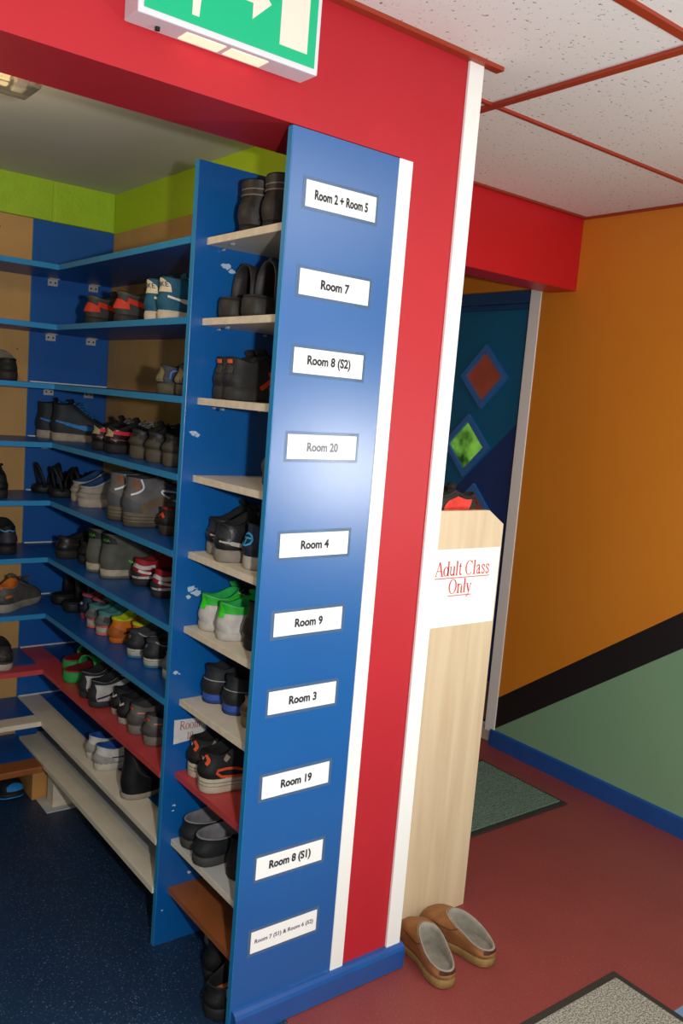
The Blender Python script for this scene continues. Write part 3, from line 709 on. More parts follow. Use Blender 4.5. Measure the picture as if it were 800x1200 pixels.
    for ft in feats:
        k = ft[0]; nm = ft[1]; M = shoemat(ft[2], ft[-1] if isinstance(ft[-1], float) and k == 'X' else 0.55)
        if k == 'heel':      # (heel, name, colour, halfangle, t0, t1)
            patch(s, -ft[3], ft[3], ft[4], ft[5], tf=(lambda a, f=ft: (f[4], f[5] - (f[5] - f[4]) * 0.45 * a * a))).build(nm, M, o, smooth=True, fix=False)
        elif k == 'toe':
            patch(s, PI - ft[3], PI + ft[3], ft[4], ft[5], tf=(lambda a, f=ft: (f[4], f[5] - (f[5] - f[4]) * 0.5 * a * a))).build(nm, M, o, smooth=True, fix=False)
        elif k == 'band':
            patch(s, 0.0001, 2 * PI - 0.0001, ft[3], ft[4], n=32, m_=4).build(nm, M, o, smooth=True, fix=False)
        elif k == 'side':    # both sides: patch th0..th1 measured from the heel
            for sg in (-1, 1): patch(s, sg * ft[3], sg * ft[4], ft[5], ft[6], off=0.002).build(nm, M, o, smooth=True)
        elif k == 'line':    # both sides ribbon
            for sg in (-1, 1): ribbon(s, [(sg * a, b_) for a, b_ in ft[3]], ft[4]).build(nm, M, o, smooth=True)
        elif k == 'hline':   # ribbon on one place only
            ribbon(s, ft[3], ft[4]).build(nm, M, o, smooth=True)
        elif k == 'text':    # (text, name, colour, string, th0, t0, size)
            me = text_mesh(ft[3], ft[6]); xs_ = [v.co.x for v in me.vertices]; mid = (max(xs_) + min(xs_)) / 2
            r0 = (s.S(ft[4] + 0.05, ft[5]) - s.S(ft[4] - 0.05, ft[5])).length / 0.1; hz = (s.S(ft[4], min(1, ft[5] + .05)) - s.S(ft[4], ft[5] - .05)).length / 0.1
            for v in me.vertices: v.co = s.S(ft[4] - (v.co.x - mid) / max(r0, 1e-3), min(1, max(0, ft[5] + v.co.y / hz)), 0.0045)
            me.materials.clear(); me.materials.append(M); q = bpy.data.objects.new(nm, me); col.objects.link(q); q.parent = o
    return o
def pair(desc, where, z, spots, group=None, **kw):
    """desc without article; spots: [(x, y, angle), ...]"""
    ang_default = 0
    names = {1: [''], 2: ['left of pair', 'right of pair'], 3: ['left of three', 'middle of three', 'right of three']}[len(spots)]
    for i, sp_ in enumerate(spots):
        lab = desc + (', ' + names[i] if names[i] else '') + ', ' + where
        kk = dict(kw); kk['side'] = 1 if i % 2 == 0 else -1
        if len(sp_) > 3: kk.update(sp_[3])
        shoe(lab, (sp_[0], sp_[1], z), sp_[2], group=(group or desc + ' pair') if len(spots) > 1 else None, **kk)
def slide(desc, pos, ang, sole, strap, L=0.255, W=0.1, ts=0.035, sx=0.55, sw=0.09, sh=0.06, group=None, strap2=None, heelstrap=None, name='sandal', insole=None):
    s = Shoe(L=L, W=W, ts=ts, tt=ts * 0.8, hh=ts + 0.02, fh=ts + 0.02)
    o = thing(name, desc, 'sandal', group, loc=pos, rz=math.radians(ang))
    mb = MB(); mb.rings([outline(s, 0.95, lambda u: 0.0), outline(s, 1.03, lambda u: s.solez(u) * 0.25), outline(s, 1.03, lambda u: s.solez(u) * 0.85), outline(s, 0.98, lambda u: s.solez(u))], True, True, True)
    mb.build('sole', shoemat(sole, 0.55), o, smooth=True)
    mb = MB(); mb.rings([outline(s, 0.96, lambda u: s.solez(u) + 0.0005), outline(s, 0.93, lambda u: s.solez(u) + 0.004)], True, False, True); mb.build('insole', shoemat(insole or sole, 0.7), o)
    def strap_(c, xc, wd, hgt, skew=0.0, th=0.005):
        rs = []
        for j in range(4):
            xx = xc + wd * (j / 3 - 0.5); row = []; u = min(0.97, max(0.05, xx / L)); hw = foot(u) * W * 1.03
            for i in range(13):
                a = PI * i / 12
                row.append(Vector((xx + skew * math.cos(a) + 0.012 * math.sin(a) * (0.5 - j / 3), hw * math.cos(a) * (1 if 0 < i < 12 else 1), ts * 0.6 + (hgt) * math.sin(a) ** 0.5 * (1 - 0.15 * j / 3))))
            rs.append(row)
        mb = MB(); mb.rings(rs, closed=False)
        q = mb.build('strap', shoemat(c, 0.5), o, smooth=True)
        so = q.modifiers.new('thick', 'SOLIDIFY'); so.thickness = th; so.offset = 1
    strap_(strap, L * sx, sw, sh + ts * 0.4)
    if strap2: strap_(strap2, L * (sx + 0.22), sw * 0.45, sh + ts * 0.3, 0.02)
    if heelstrap:
        for sg in (1,):
            for xa, hgt, back in ((0.16, 0.085, 0.10), (0.30, 0.060, -0.02)):
                MB().tube([Vector((L * xa - L * back * math.sin(a), W * 0.36 * math.cos(a), ts - 0.004 + hgt * math.sin(a) ** 0.8)) for a in [PI * k / 12 for k in range(13)]], 0.006, 6).build('heel_strap', shoemat(heelstrap, 0.6), o, smooth=True)
            MB().tube([Vector((L * 0.40, W * 0.42, ts + 0.02)), Vector((L * 0.38, W * 0.28, ts + 0.062)), Vector((L * 0.40, 0, ts + 0.078)), Vector((L * 0.38, -W * 0.28, ts + 0.062)), Vector((L * 0.40, -W * 0.42, ts + 0.02))], 0.008, 6).build('ankle_strap', shoemat(heelstrap, 0.6), o, smooth=True)
    return o
H = dict(name='high_top_shoe', hh=0.145, fh=0.155, fx=0.36, cw=0.66, dip=0.004, lean=0.004)
WR = '%s wide-rack shelf'; NR = '%s narrow-rack shelf'
# --- wide rack, second shelf
pair('black sneaker with red heel panel', WR % 'second', Z[1], [(0.03, 1.215, 10), (0.025, 0.965, 6)], upper='#3a3836', sole='#2b2825', lining='#2a2725', lace='#222222', tongue='#3a3633', L=0.27, hh=0.098, fh=0.105,
     feats=[('heel', 'heel_panel', '#c43a24', 0.75, 0.22, 0.66), ('line', 'stripe', '#c03422', [(0.7, 0.62), (1.1, 0.52), (1.7, 0.30)], 0.008), ('band', 'collar', '#45403b', 0.86, 1.0)])
pair('teal suede high-top with cream heel patch', WR % 'second', Z[1], [(0.02, 0.740, 0), (0.02, 0.655, 0)], upper='#17506a', sole='#b9ac98', lining='#1a4458', lace='#d8d2c4', tongue='#17506a',
     feats=[('heel', 'heel_patch', '#cbbd9f', 0.75, 0.55, 0.99), ('text', 'heel_lettering', '#1d3a56', 'NIKE', -0.10, 0.78, 0.021), ('line', 'swoosh', '#d2cabd', [(0.55, 0.42), (1.0, 0.34), (1.5, 0.28), (2.0, 0.34)], [0.003, 0.006, 0.009, 0.010])], **dict(H, hh=0.118, fh=0.12, W=0.09, L=0.25))
# third
pair('dark grey sneaker with blue piping', WR % 'third', Z[2], [(0.02, 0.630, 2), (0.03, 0.535, 2)], upper='#33363a', sole='#4a4436', lining='#222428', lace='#2c2c2e', tongue='#2c2c2e',
     feats=[('line', 'piping', '#4668b8', [(0.62, 0.25), (0.7, 0.62), (1.0, 0.72), (1.3, 0.5)], 0.0022), ('heel', 'heel_panel', '#6e6448', 0.35, 0.1, 0.9)])
# fourth
pair('black high-top with bright blue stripe', WR % 'fourth', Z[3], [(0.005, 1.595, -4), (0.02, 1.475, -4)], upper='#1e242a', sole='#8d8478', lining='#14181c', lace='#1f6da6', tongue='#20262c',
     feats=[('line', 'swoosh', '#1d6fb4', [(0.45, 0.42), (0.9, 0.36), (1.5, 0.26), (2.1, 0.30)], [0.003, 0.006, 0.009, 0.011])], **dict(H, hh=0.130, fh=0.135, L=0.225, W=0.09))
pair('glossy black shoe with tan and red heel', WR % 'fourth', Z[3], [(0.03, 1.115, 2), (0.03, 1.005, 2)], upper='#151416', sole='#1c1a1c', lining='#1a1a1a', lace='#6c6a68', tongue='#232022', rough=0.25,
     feats=[('heel', 'heel_tab', '#9a8a6a', 0.5, 0.45, 1.0), ('line', 'red_stripe', '#b8202e', [(0.5, 0.72), (1.0, 0.72), (1.6, 0.62)], 0.006), ('line', 'piping', '#8c1f28', [(0.4, 0.30), (0.9, 0.26), (1.5, 0.16)], 0.0014)])
pair('worn black shoe with scuffed grey sole', WR % 'fourth', Z[3], [(0.04, 0.835, 4), (0.04, 0.720, 4), (0.04, 0.610, 4)], upper='#211f1d', sole='#4a4338', lining='#191817', lace='#1c1b1a', tongue='#1c1b1a', ts=0.04, hh=0.088, rough=0.4,
     feats=[('heel', 'heel_panel', '#3a352d', 0.8, 0.0, 0.55), ('band', 'collar', '#2a2826', 0.84, 1.0)])
# fifth
for i, (yy, nm) in enumerate(((1.590, 'left'), (1.465, 'right'))):
    slide('black strappy sandal with buckles, %s of pair, fifth wide-rack shelf' % nm, (-0.005 + 0.02 * i, yy, Z[4]), 0, '#17191a', '#1b1c1d', L=0.25, ts=0.026, sx=0.62, sw=0.06, sh=0.05, strap2='#222323', heelstrap='#1a1b1c', group='black strappy sandals')
pair('grey beige slip-on with blue lining', WR % 'fifth', Z[4], [(0.055, 1.350, 0), (0.03, 1.215, 0)], name='slip_on_shoe', upper='#8f877c', sole='#958b7c', lining='#1c3c66', insole='#1c3c66', L=0.26, hh=0.072, fh=0.108, fx=0.46, cw=0.80, dip=0.008,
     feats=[('band', 'collar', '#9aa0a6', 0.93, 1.0), ('line', 'seam', '#6f6a62', [(0.02, 0.5), (0.8, 0.42), (1.6, 0.34)], 0.0015)])
pair('grey and brown hiking boot with white piping', WR % 'fifth', Z[4], [(0.02, 0.935, 0), (0.018, 0.810, 0)], upper='#5c5a5a', sole='#5f5648', lining='#2b2d30', lace='#3c4a58', tongue='#4a4c50', cat='boot', groove='#3a342b', **dict(H, name='hiking_boot', hh=0.150, fh=0.152, ts=0.046, tt=0.034, W=0.108, L=0.285, toe=0.05),
     outsole='#3d372f', feats=[('heel', 'heel_panel', '#47484b', 0.8, 0.0, 0.42), ('side', 'cuff_patch', '#7a4a28', 0.55, 0.95, 0.66, 0.95), ('line', 'piping', '#c9ccd0', [(1.15, 0.98), (1.05, 0.72), (0.75, 0.58), (0.4, 0.5)], 0.0028), ('line', 'piping', '#c9ccd0', [(2.1, 0.56), (1.7, 0.62), (1.6, 0.45), (1.85, 0.24)], 0.0028),
            ('line', 'side_strip', '#63523f', [(0.75, 0.08), (1.2, 0.30), (1.75, 0.44)], 0.013), ('side', 'ankle_panel', '#24363f', 1.6, 2.05, 0.42, 0.62)])
pair('dark brown sneaker with red cat logo', WR % 'fifth', Z[4], [(0.06, 0.650, 6), (0.06, 0.545, 6)], upper='#2a2320', sole='#332b26', lining='#7c2420', lace='#7a2620', tongue='#3a2420',
     feats=[('hline', 'logo', '#c8402c', [(0.25, 0.45), (0.0, 0.62), (-0.25, 0.42)], 0.004), ('band', 'collar', '#8a2620', 0.92, 1.0)])
# sixth
pair('plain black leather shoe', WR % 'sixth', Z[5], [(0.01, 1.345, 8), (0.05, 1.235, 8)], name='leather_shoe', upper='#1a1918', sole='#23201c', lining='#12110f', L=0.26, hh=0.078, fh=0.085, fx=0.48, rough=0.35,
     feats=[('band', 'collar', '#22201e', 0.86, 1.0), ('line', 'seam', '#2e2a26', [(0.3, 0.4), (0.9, 0.42), (1.5, 0.3)], 0.0015)])
pair('grey green high-top with lime details', WR % 'sixth', Z[5], [(0.03, 1.115, 2), (0.036, 1.01, 2)], upper='#4f5148', sole='#9c9484', outsole='#595248', lining='#15171a', lace='#17181a', tongue='#3a3c36', **dict(H, L=0.28, W=0.102),
     feats=[('heel', 'heel_collar', '#17191a', 1.0, 0.72, 1.0), ('text', 'heel_mark', '#5aa832', 'VIA', -0.35, 0.82, 0.015), ('hline', 'crown_logo', '#59b040', [(-1.38, 0.30), (-1.32, 0.24), (-1.22, 0.24), (-1.16, 0.30)], 0.003), ('hline', 'tag', '#0e0f10', [(-1.75, 0.06), (-1.78, 0.44)], 0.007)])
pair('red sneaker with white stripes', WR % 'sixth', Z[5], [(0.09, 0.880, 8), (0.08, 0.715, 8)], upper='#9c1826', sole='#2a2426', lining='#6c1620', lace='#8a8a8c', tongue='#7c1a22', hh=0.086, ts=0.024,
     feats=[('line', 'stripe', '#c4bcb8', [(0.02, 0.66), (0.6, 0.55), (1.2, 0.62)], 0.006), ('line', 'mudguard', '#c4bcb8', [(0.02, 0.10), (0.9, 0.07), (1.8, 0.10)], 0.004), ('hline', 'logo', '#d8d4d0', [(-0.35, 0.42), (-0.6, 0.34), (-0.9, 0.26)], 0.004), ('heel', 'heel_panel', '#26262a', 0.5, 0.0, 0.4)])
shoe('tan sole shoe peeping past the divider, sixth wide-rack shelf', (0.07, 0.560, Z[5]), 4, upper='#a8804c', sole='#b89060', lining='#6c5030', hh=0.07)
# seventh
for i, (yy, nm) in enumerate(((1.486, 'left'), (1.365, 'right'))):
    slide('black slide sandal with open toe, %s of pair, seventh wide-rack shelf' % nm, (0.05, yy, Z[6]), 10, '#161718', '#191a1b', L=0.25, ts=0.034, sx=0.42, sw=0.065, sh=0.085, group='black slide sandals')
pair('small navy shoe with coral trim', WR % 'seventh', Z[6], [(0.075, 1.265, 4, dict(L=0.19, W=0.072)), (0.085, 1.195, 4, dict(L=0.19, W=0.072))], upper='#1d2840', sole='#8c3436', lining='#8c3c44', lace='#b85c58', tongue='#2a3656', ts=0.022, hh=0.088,
     feats=[('band', 'collar', '#a84c4c', 0.90, 1.0), ('hline', 'logo', '#aeb4c4', [(0.2, 0.48), (-0.2, 0.48)], 0.004)])
pair('teal and grey runner with coral sole line', WR % 'seventh', Z[6], [(0.055, 1.150, 4), (0.05, 1.055, 4)], W=0.09, L=0.235, upper='#6f7473', sole='#9c9890', outsole='#c8604c', lining='#35706c', lace='#3c6a68', tongue='#3c7c76', hh=0.080,
     feats=[('band', 'collar', '#3f7c78', 0.74, 1.0), ('line', 'side_band', '#26282b', [(0.5, 0.48), (1.1, 0.40), (1.7, 0.36)], 0.010), ('line', 'sole_line', '#c8604c', [(0.01, 0.06), (0.7, 0.04), (1.6, 0.05)], 0.004)])
pair('orange and yellow football shoe', WR % 'seventh', Z[6], [(0.055, 0.955, 6), (0.09, 0.875, 6)], W=0.08, L=0.21, upper='#c86a1c', sole='#b05a20', lining='#a9b81e', insole='#8a961c', lace='#c2cc2a', tongue='#b8c420', ts=0.018, hh=0.084,
     feats=[('band', 'collar', '#b4c420', 0.88, 1.0), ('line', 'mark', '#2b2118', [(0.85, 0.22), (1.2, 0.26)], 0.004), ('toe', 'vamp', '#b4bc28', 1.1, 0.55, 0.98)])
pair('black grey sneaker with white ribbed sole', WR % 'seventh', Z[6], [(0.045, 0.792, 4), (0.05, 0.685, 4)], upper='#2a2b2d', sole='#a8a294', outsole='#3a6078', lining='#3a3b3d', lace='#9a9a98', tongue='#6b6c6c', groove='#4f7086', hh=0.086,
     feats=[('band', 'collar', '#3a3b3e', 0.84, 1.0), ('line', 'piping', '#8f9090', [(0.75, 0.95), (1.0, 0.72), (1.5, 0.62)], 0.0018), ('hline', 'logo', '#5c6a78', [(0.12, 0.62), (-0.12, 0.62)], 0.005)])
shoe('white striped sneaker half hidden by the divider, seventh wide-rack shelf', (0.055, 0.565, Z[6]), 4, upper='#8c8f94', sole='#b7b0a2', lining='#333436', lace='#c9c9c6', tongue='#8c8f94', feats=[('line', 'stripe', '#2b2d31', [(0.3, 0.8), (0.5, 0.3)], 0.004), ('line', 'stripe', '#2b2d31', [(0.7, 0.8), (0.9, 0.3)], 0.004)])
# eighth, red board
for i, (yy, xx, nm) in enumerate(((1.315, 0.045, 'left'), (1.195, 0.005, 'right'))):
    slide('green and red slide sandal, %s of the pair, red wide-rack shelf' % nm, (xx, yy, Z[7]), 22, '#2f9048', '#2f9a4c', L=0.24, ts=0.040, sx=0.52, sw=0.06, sh=0.034, strap2='#8c2430', insole='#8c2028', group='green and red slides')
pair('white and black sneaker with dark heel spikes', WR % 'red', Z[7], [(0.0, 1.045, 8), (-0.004, 0.950, 8)], W=0.088, L=0.25, upper='#a9a6a2', sole='#2a2a2c', lining='#1c1c1e', lace='#2a2a2c', tongue='#232325', ts=0.022, hh=0.088, fh=0.105,
     feats=[('heel', 'heel_panel', '#26262a', 0.45, 0.0, 0.95), ('band', 'collar', '#222225', 0.82, 1.0), ('line', 'swoosh', '#1f1f22', [(0.5, 0.16), (1.1, 0.30), (1.9, 0.52)], [0.003, 0.007, 0.010])])
pair('black sneaker with white heel mark', WR % 'red', Z[7], [(0.034, 0.865, 4), (0.023, 0.785, 4)], W=0.082, L=0.23, upper='#1d1d1f', sole='#8c877d', lining='#161618', lace='#1f1f21', tongue='#1b1b1d', ts=0.022, hh=0.085,
     feats=[('hline', 'heel_mark', '#b0aeaa', [(0.3, 0.75), (0.0, 0.55), (-0.3, 0.7)], 0.003)])
pair('grey trainer with orange outline', WR % 'red', Z[7], [(0.018, 0.700, 4), (0.024, 0.602, 4)], W=0.092, upper='#5a5754', sole='#68635c', lining='#3c3a39', lace='#4a4846', tongue='#4a4846', ts=0.03, hh=0.09,
     feats=[('line', 'outline', '#c07a58', [(0.5, 0.62), (0.95, 0.60), (0.8, 0.3), (0.9, 0.05)], 0.0018), ('hline', 'heel_mark', '#b85a30', [(0.25, 0.82), (-0.25, 0.78)], 0.004)])
shoe('dark sneaker with pale sole beside the divider, red wide-rack shelf', (0.043, 0.500, Z[7]), 4, upper='#2c2a2a', sole='#a59c8c', lining='#1c1b1b', lace='#8c8884', tongue='#2c2a2a')
# ninth, cream board
pair('white sneaker with blue lining', WR % 'cream', Z[8], [(0.012, 0.995, 4), (0.002, 0.905, 4)], W=0.09, upper='#bdb9b2', sole='#aca69a', lining='#1f4c94', insole='#234f92', lace='#b7b4ae', tongue='#1f4c94', hh=0.08, fh=0.088, fx=0.5, ts=0.026, cw=0.72,
     feats=[('line', 'swoosh', '#1f2a44', [(0.9, 0.35), (1.3, 0.28), (1.9, 0.42)], [0.002, 0.006, 0.004]), ('band', 'sole_line', '#7c4440', 0.0, 0.03)])
shoe('black leather high-top boot standing on the cream wide-rack shelf', (0.0, 0.684, Z[8]), 6, cat='boot', upper='#17171a', sole='#8a8172', lining='#101012', lace='#1a1a1c', tongue='#1a1a1c', rough=0.38, **dict(H, name='high_top_boot', L=0.29, hh=0.150, fh=0.125, ts=0.018, tt=0.016, W=0.105),
     feats=[('line', 'seam', '#242428', [(0.7, 0.9), (0.9, 0.5), (1.4, 0.3), (2.0, 0.3)], 0.003), ('toe', 'toe_cap', '#1e1e21', 0.8, 0.02, 0.34)])
# --- narrow rack
pair('black leather boot with stitched cuff', NR % 'top', Z[0], [(0.055, 0.292, 0), (0.06, 0.192, 0)], cat='boot', upper='#221e1b', sole='#1d1a17', lining='#14110f', rough=0.45, **dict(H, name='leather_boot', hh=0.130, fh=0.135, W=0.102, L=0.23, ts=0.026, cw=0.86, bulk=0.1),
     feats=[('band', 'cuff', '#2a2522', 0.62, 0.98), ('line', 'stitching', '#6c6458', [(0.01, 0.80), (0.9, 0.80), (1.8, 0.78)], 0.0014), ('line', 'stitching', '#6c6458', [(0.01, 0.66), (0.9, 0.66), (1.8, 0.64)], 0.0014), ('heel', 'heel_panel', '#2b2622', 0.7, 0.0, 0.5)])
for i, (yy, xx, nm) in enumerate(((0.340, 0.04, 'left'), (0.228, 0.04, 'right'))):
    slide('chunky black slide sandal with broad strap, %s of the pair, narrow rack' % nm, (xx, yy, Z[1]), 4, '#2b2825', '#24211f', L=0.235, W=0.105, ts=0.050, sx=0.50, sw=0.115, sh=0.090, group='chunky black slides')
pair('black sneaker with orange side stripes', NR % 'third', Z[2], [(0.048, 0.358, 0), (0.045, 0.300, 4)], upper='#232323', sole='#2b2a28', lining='#1a1a1a', lace='#1f1f1f', tongue='#2a2827', hh=0.105, fh=0.115, ts=0.034, W=0.104,
     feats=[('hline', 'heel_mark', '#c4552f', [(0.28, 0.88), (-0.28, 0.88)], 0.005), ('heel', 'heel_tab', '#2f2e2c', 0.3, 0.45, 0.8), ('line', 'stripe', '#c2401f', [(1.15, 0.03), (1.75, 0.62)], 0.006), ('line', 'stripe', '#c2401f', [(1.35, 0.03), (1.95, 0.55)], 0.006)])
shoe('grey shoe almost hidden by the label panel, fourth narrow-rack shelf', (0.105, 0.190, Z[3]), 0, upper='#6a645c', sole='#4c463e', lining='#2b2824', hh=0.095, L=0.19, W=0.08)
pair('black leather sneaker with white slash', NR % 'fifth', Z[4], [(0.056, 0.362, -6), (0.028, 0.268, 0)], upper='#1b1c1e', sole='#7a7368', lining='#151617', lace='#5a564f', tongue='#17181a', rough=0.35, hh=0.095, fh=0.125, ts=0.032, W=0.104,
     feats=[('line', 'slash', '#a8a296', [(0.25, 0.34), (0.7, 0.28), (1.1, 0.16)], [0.002, 0.005, 0.003]), ('heel', 'heel_panel', '#24262a', 0.7, 0.45, 0.98), ('hline', 'logo', '#c8482a', [(-2.2, 0.62), (-2.35, 0.66)], 0.006)])
shoe('navy shoe with teal round emblem, fifth narrow-rack shelf', (0.05, 0.163, Z[4]), 0, upper='#232c3c', sole='#a19a90', lining='#1a2230', lace='#2a3240', tongue='#232c3c', hh=0.11, fh=0.11, ts=0.034, W=0.1,
     feats=[('hline', 'emblem', '#2f8ec0', [(0.0 + 0.34 * math.cos(a), 0.52 + 0.20 * math.sin(a)) for a in [2 * PI * k / 10 for k in range(11)]], 0.0024), ('hline', 'emblem', '#2f8ec0', [(0.32, 0.56), (-0.32, 0.56)], 0.0022), ('hline', 'emblem', '#2f8ec0', [(0, 0.35), (0, 0.55)], 0.0022)])
pair('white football shoe with bright green collar', NR % 'sixth', Z[5], [(0.044, 0.355, -2), (0.043, 0.258, 0)], upper='#b4b0aa', sole='#a7a29a', lining='#1f9a48', insole='#1b7a3c', lace='#1a1c1b', tongue='#2aa552', hh=0.095, fh=0.105, ts=0.022, W=0.106,
     feats=[('heel', 'heel_tab', '#35d020', 0.26, 0.50, 1.0), ('band', 'collar', '#25a52a', 0.66, 1.0), ('line', 'stripe', '#1d2420', [(1.3, 0.50), (1.8, 0.36)], 0.004), ('line', 'stripe', '#23b02c', [(1.1, 0.42), (1.9, 0.18)], 0.010)])
shoe('dark grey shoe leaning at the label panel, sixth narrow-rack shelf', (0.062, 0.155, Z[5]), 0, upper='#2c2a29', sole='#262423', lining='#1a1918', hh=0.12, fh=0.12, W=0.095, feats=[('hline', 'logo', '#8c8a88', [(0.4, 0.14), (0.2, 0.14)], 0.003)])
pair('charcoal shoe with blue sole', NR % 'seventh', Z[6], [(0.071, 0.358, -2), (0.078, 0.260, 0)], upper='#26282b', sole='#2c4a94', outsole='#22335c', lining='#1c1e22', insole='#1f56b8', lace='#26282b', tongue='#2c2e32', ts=0.027, hh=0.100, fh=0.112, W=0.102,
     feats=[('line', 'stitching', '#8a8c8e', [(0.01, 0.52), (0.7, 0.50), (1.5, 0.42)], 0.0012), ('band', 'collar', '#202225', 0.84, 1.0)])
shoe('tan shoe heel beside the label panel, seventh narrow-rack shelf', (0.072, 0.158, Z[6]), 0, upper='#8c7458', sole='#7c684e', lining='#5c4a36', hh=0.08, W=0.09, feats=[('band', 'trim', '#4a3f36', 0.3, 0.5)])
pair('black runner with orange loops and cream sole', NR % 'red', Z[7], [(0.041, 0.362, -4), (0.024, 0.268, 0)], upper='#1f1f20', sole='#b3a893', lining='#161617', lace='#1f1f20', tongue='#1f1f20', ts=0.042, tt=0.03, groove='#6e6556', hh=0.106, fh=0.132, W=0.102, L=0.255,
     feats=[('line', 'heel_loop', '#d0502c', [(0.35, 0.98), (0.42, 0.75), (0.30, 0.55)], 0.005), ('hline', 'side_loop', '#d0502c', [(-0.85, 0.10), (-0.75, 0.34), (-1.15, 0.40), (-1.45, 0.30), (-1.5, 0.10), (-1.15, 0.06), (-0.85, 0.10)], 0.0035), ('hline', 'heel_logo', '#a9a49a', [(0.12, 0.86), (0.0, 0.72), (-0.14, 0.86)], 0.0022),
            ('hline', 'size_label', '#8c7c6c', [(-1.35, 0.74), (-1.35, 0.92)], 0.008)])
shoe('grey shoe tip beside the label panel, red narrow-rack shelf', (0.085, 0.130, Z[7]), 0, upper='#4c4a48', sole='#3a3836', lining='#2a2928', hh=0.08, W=0.09)
pair('black slipper with grey vamp panel', NR % 'grey', Z[8], [(0.028, 0.348, 2), (0.016, 0.255, 4)], name='slip_on_shoe', upper='#1d1f22', sole='#3c3a38', lining='#77767a', insole='#8a888a', lace=None, tongue='#7c7a7c', hh=0.075, fh=0.080, fx=0.60, cw=0.78, dip=0.006, ts=0.026, W=0.104,
     feats=[('toe', 'vamp_panel', '#85838a', 0.9, 0.62, 0.98), ('hline', 'lace_loop', '#1b1b1d', [(PI + 0.4, 0.8), (PI + 0.1, 0.95), (PI - 0.2, 0.82), (PI - 0.5, 0.9)], 0.003)])
shoe('plain black shoe beside the label panel, grey narrow-rack shelf', (0.06, 0.155, Z[8]), 4, name='leather_shoe', upper='#17181a', sole='#1b1b1d', lining='#121214', hh=0.105, fh=0.11, W=0.098)
FZ = 0.003
shoe('grey soled shoe on the navy floor under the brown board', (0.115, 0.330, FZ), 4, upper='#242326', sole='#6d6a70', lining='#18181a', ts=0.032, hh=0.085, W=0.1, L=0.18)
shoe('black shoe on the navy floor below the brown board, farther one', (0.045, 0.205, FZ), 10, upper='#191a1c', sole='#202022', lining='#141516', lace='#1c1d1f', tongue='#1c1d1f', rough=0.4, L=0.24, hh=0.11, fh=0.13, ts=0.032)
shoe('black shoe with orange insole on the navy floor, nearest the label panel', (-0.02, 0.085, FZ), 6, upper='#191a1c', sole='#202022', lining='#1a1b1c', insole='#c0682c', lace=None, tongue='#1a1b1d', rough=0.4, L=0.25, hh=0.085, fh=0.12, ts=0.034, W=0.105,
     feats=[('hline', 'size_label', '#9a9c98', [(-0.9, 0.74), (-1.25, 0.74)], 0.010), ('line', 'slash', '#8a8c8c', [(0.8, 0.3), (1.3, 0.24)], 0.003)])
# --- back rack and floor under it
shoe('black loafer seen from behind, third shelf of the back rack', (-0.150, 1.395, Z[2]), 88, name='leather_shoe', upper='#22201d', sole='#2a2622', lining='#6a675f', hh=0.075, fh=0.10, fx=0.5, W=0.1, feats=[('band', 'collar', '#161513', 0.82, 1.0)])
shoe('black shoe toe at the left edge, fifth shelf of the back rack', (-0.165, 1.41, Z[4]), 84, upper='#1c1c1d', sole='#232324', lining='#141414', lace='#1c1c1d', tongue='#1c1c1d', W=0.09)
shoe('black shoe with light blue piping, sixth shelf of the back rack', (-0.122, 1.43, Z[5]), 88, upper='#1a1b1e', sole='#1d1d1f', lining='#141416', hh=0.10, fh=0.115, W=0.1, rough=0.35, feats=[('hline', 'piping', '#4a86b0', [(0.7, 0.84), (0.3, 0.74), (0.0, 0.82), (-0.3, 0.74), (-0.7, 0.84)], 0.002), ('heel', 'heel_panel', '#2a2b30', 0.7, 0.2, 0.7)])
shoe('grey sneaker with orange lining, seventh shelf of the back rack', (-0.165, 1.415, Z[6]), 40, upper='#55534f', sole='#8a8378', lining='#c0661f', lace='#3c3a38', tongue='#6a5a48', hh=0.092, fh=0.105, ts=0.032, L=0.25, feats=[('line', 'side_mark', '#b4602c', [(0.5, 0.4), (0.9, 0.45)], 0.004), ('hline', 'trim', '#c0661f', [(0.4, 0.95), (0.0, 0.93), (-0.4, 0.95)], 0.003)])
shoe('dark grey shoe with white sole, red board of the back rack', (-0.135, 1.39, Z[7]), 88, upper='#2b2927', sole='#a39b8d', lining='#1b1a19', hh=0.088, ts=0.026, W=0.1, feats=[('band', 'lower_panel', '#4a463f', 0.0, 0.55)])
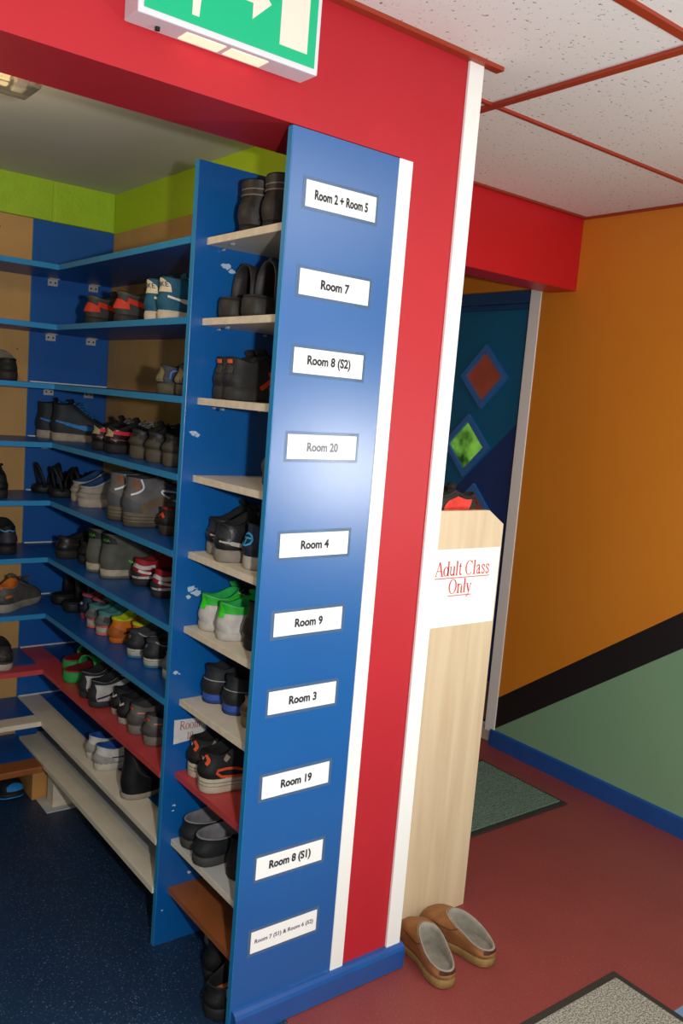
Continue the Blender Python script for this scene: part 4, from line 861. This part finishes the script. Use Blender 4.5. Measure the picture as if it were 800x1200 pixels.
for i, (xx, nm) in enumerate(((-0.19, 'left'), (-0.088, 'right'))):
    shoe('black and blue sneaker, %s of the pair, on the floor under the bench board' % nm, (xx, 1.66 if False else 1.62, FZ), -84, upper='#16181c', sole='#1d1f22', outsole='#2a86c8', lining='#131417', lace='#1a1b1d', tongue='#1a1b1d', L=0.2, W=0.088, hh=0.085, fh=0.09, ts=0.026, side=1 - 2 * i, group='black and blue sneakers under the bench',
         feats=[('toe', 'toe_cap', '#1f7cc0', 0.45, 0.14, 0.36), ('side', 'side_panel', '#2180c4', 1.6, 2.1, 0.2, 0.55), ('toe', 'tongue_patch', '#1c6cae', 0.35, 0.62, 0.95)])
# --- on the rack top and on the corridor floor
for i, (xx, yy, nm) in enumerate(((0.885, 0.215, 'nearer'), (0.89, 0.325, 'farther'))):
    shoe('black and red sneaker on top of the birch rack, %s of the pair' % nm, (xx, yy, 1.232), 176, upper='#2a2928', sole='#c23a34', lining='#232222', lace='#1c1b1b', tongue='#2c2a28', ts=0.016, tt=0.014, hh=0.062, fh=0.075, fx=0.46, L=0.25, side=1 - 2 * i, group='black and red sneakers on the rack',
         feats=[('side', 'side_panel', '#e0443a', 0.9, 1.9, 0.02, 0.72), ('heel', 'heel_tab', '#d84038', 0.30, 0.2, 0.95), ('line', 'collar_line', '#1d1c1c', [(0.8, 0.8), (1.3, 0.78), (1.9, 0.86)], 0.004)])
for i, (xx, yy, an, nm) in enumerate(((0.585, -0.155, 77, 'left'), (0.758, -0.152, 92, 'right'))):
    shoe('tan leather slip-on shoe with grey lining, %s one by the pillar foot' % nm, (xx, yy, 0.0), an, name='slip_on_shoe', upper='#8e5f38', sole='#8f7444', lining='#8f8a7e', insole='#7c786e', L=0.262, W=0.104, hh=0.052, fh=0.092, fx=0.64, cw=0.74, dip=0.0, ts=0.028, tt=0.022, toe=0.046, side=-1 + 2 * i, lean=0.0, rough=0.5, group='tan slip-on shoes',
         feats=[('band', 'piping', '#a8927a', 0.955, 1.0), ('line', 'seam', '#5f3d22', [(1.75, 0.98), (1.8, 0.55), (2.2, 0.35)], 0.0016), ('band', 'welt', '#75562f', 0.0, 0.06), ('line', 'heel_lining', '#57382a', [(0.02, 0.8), (0.5, 0.75)], 0.006)])
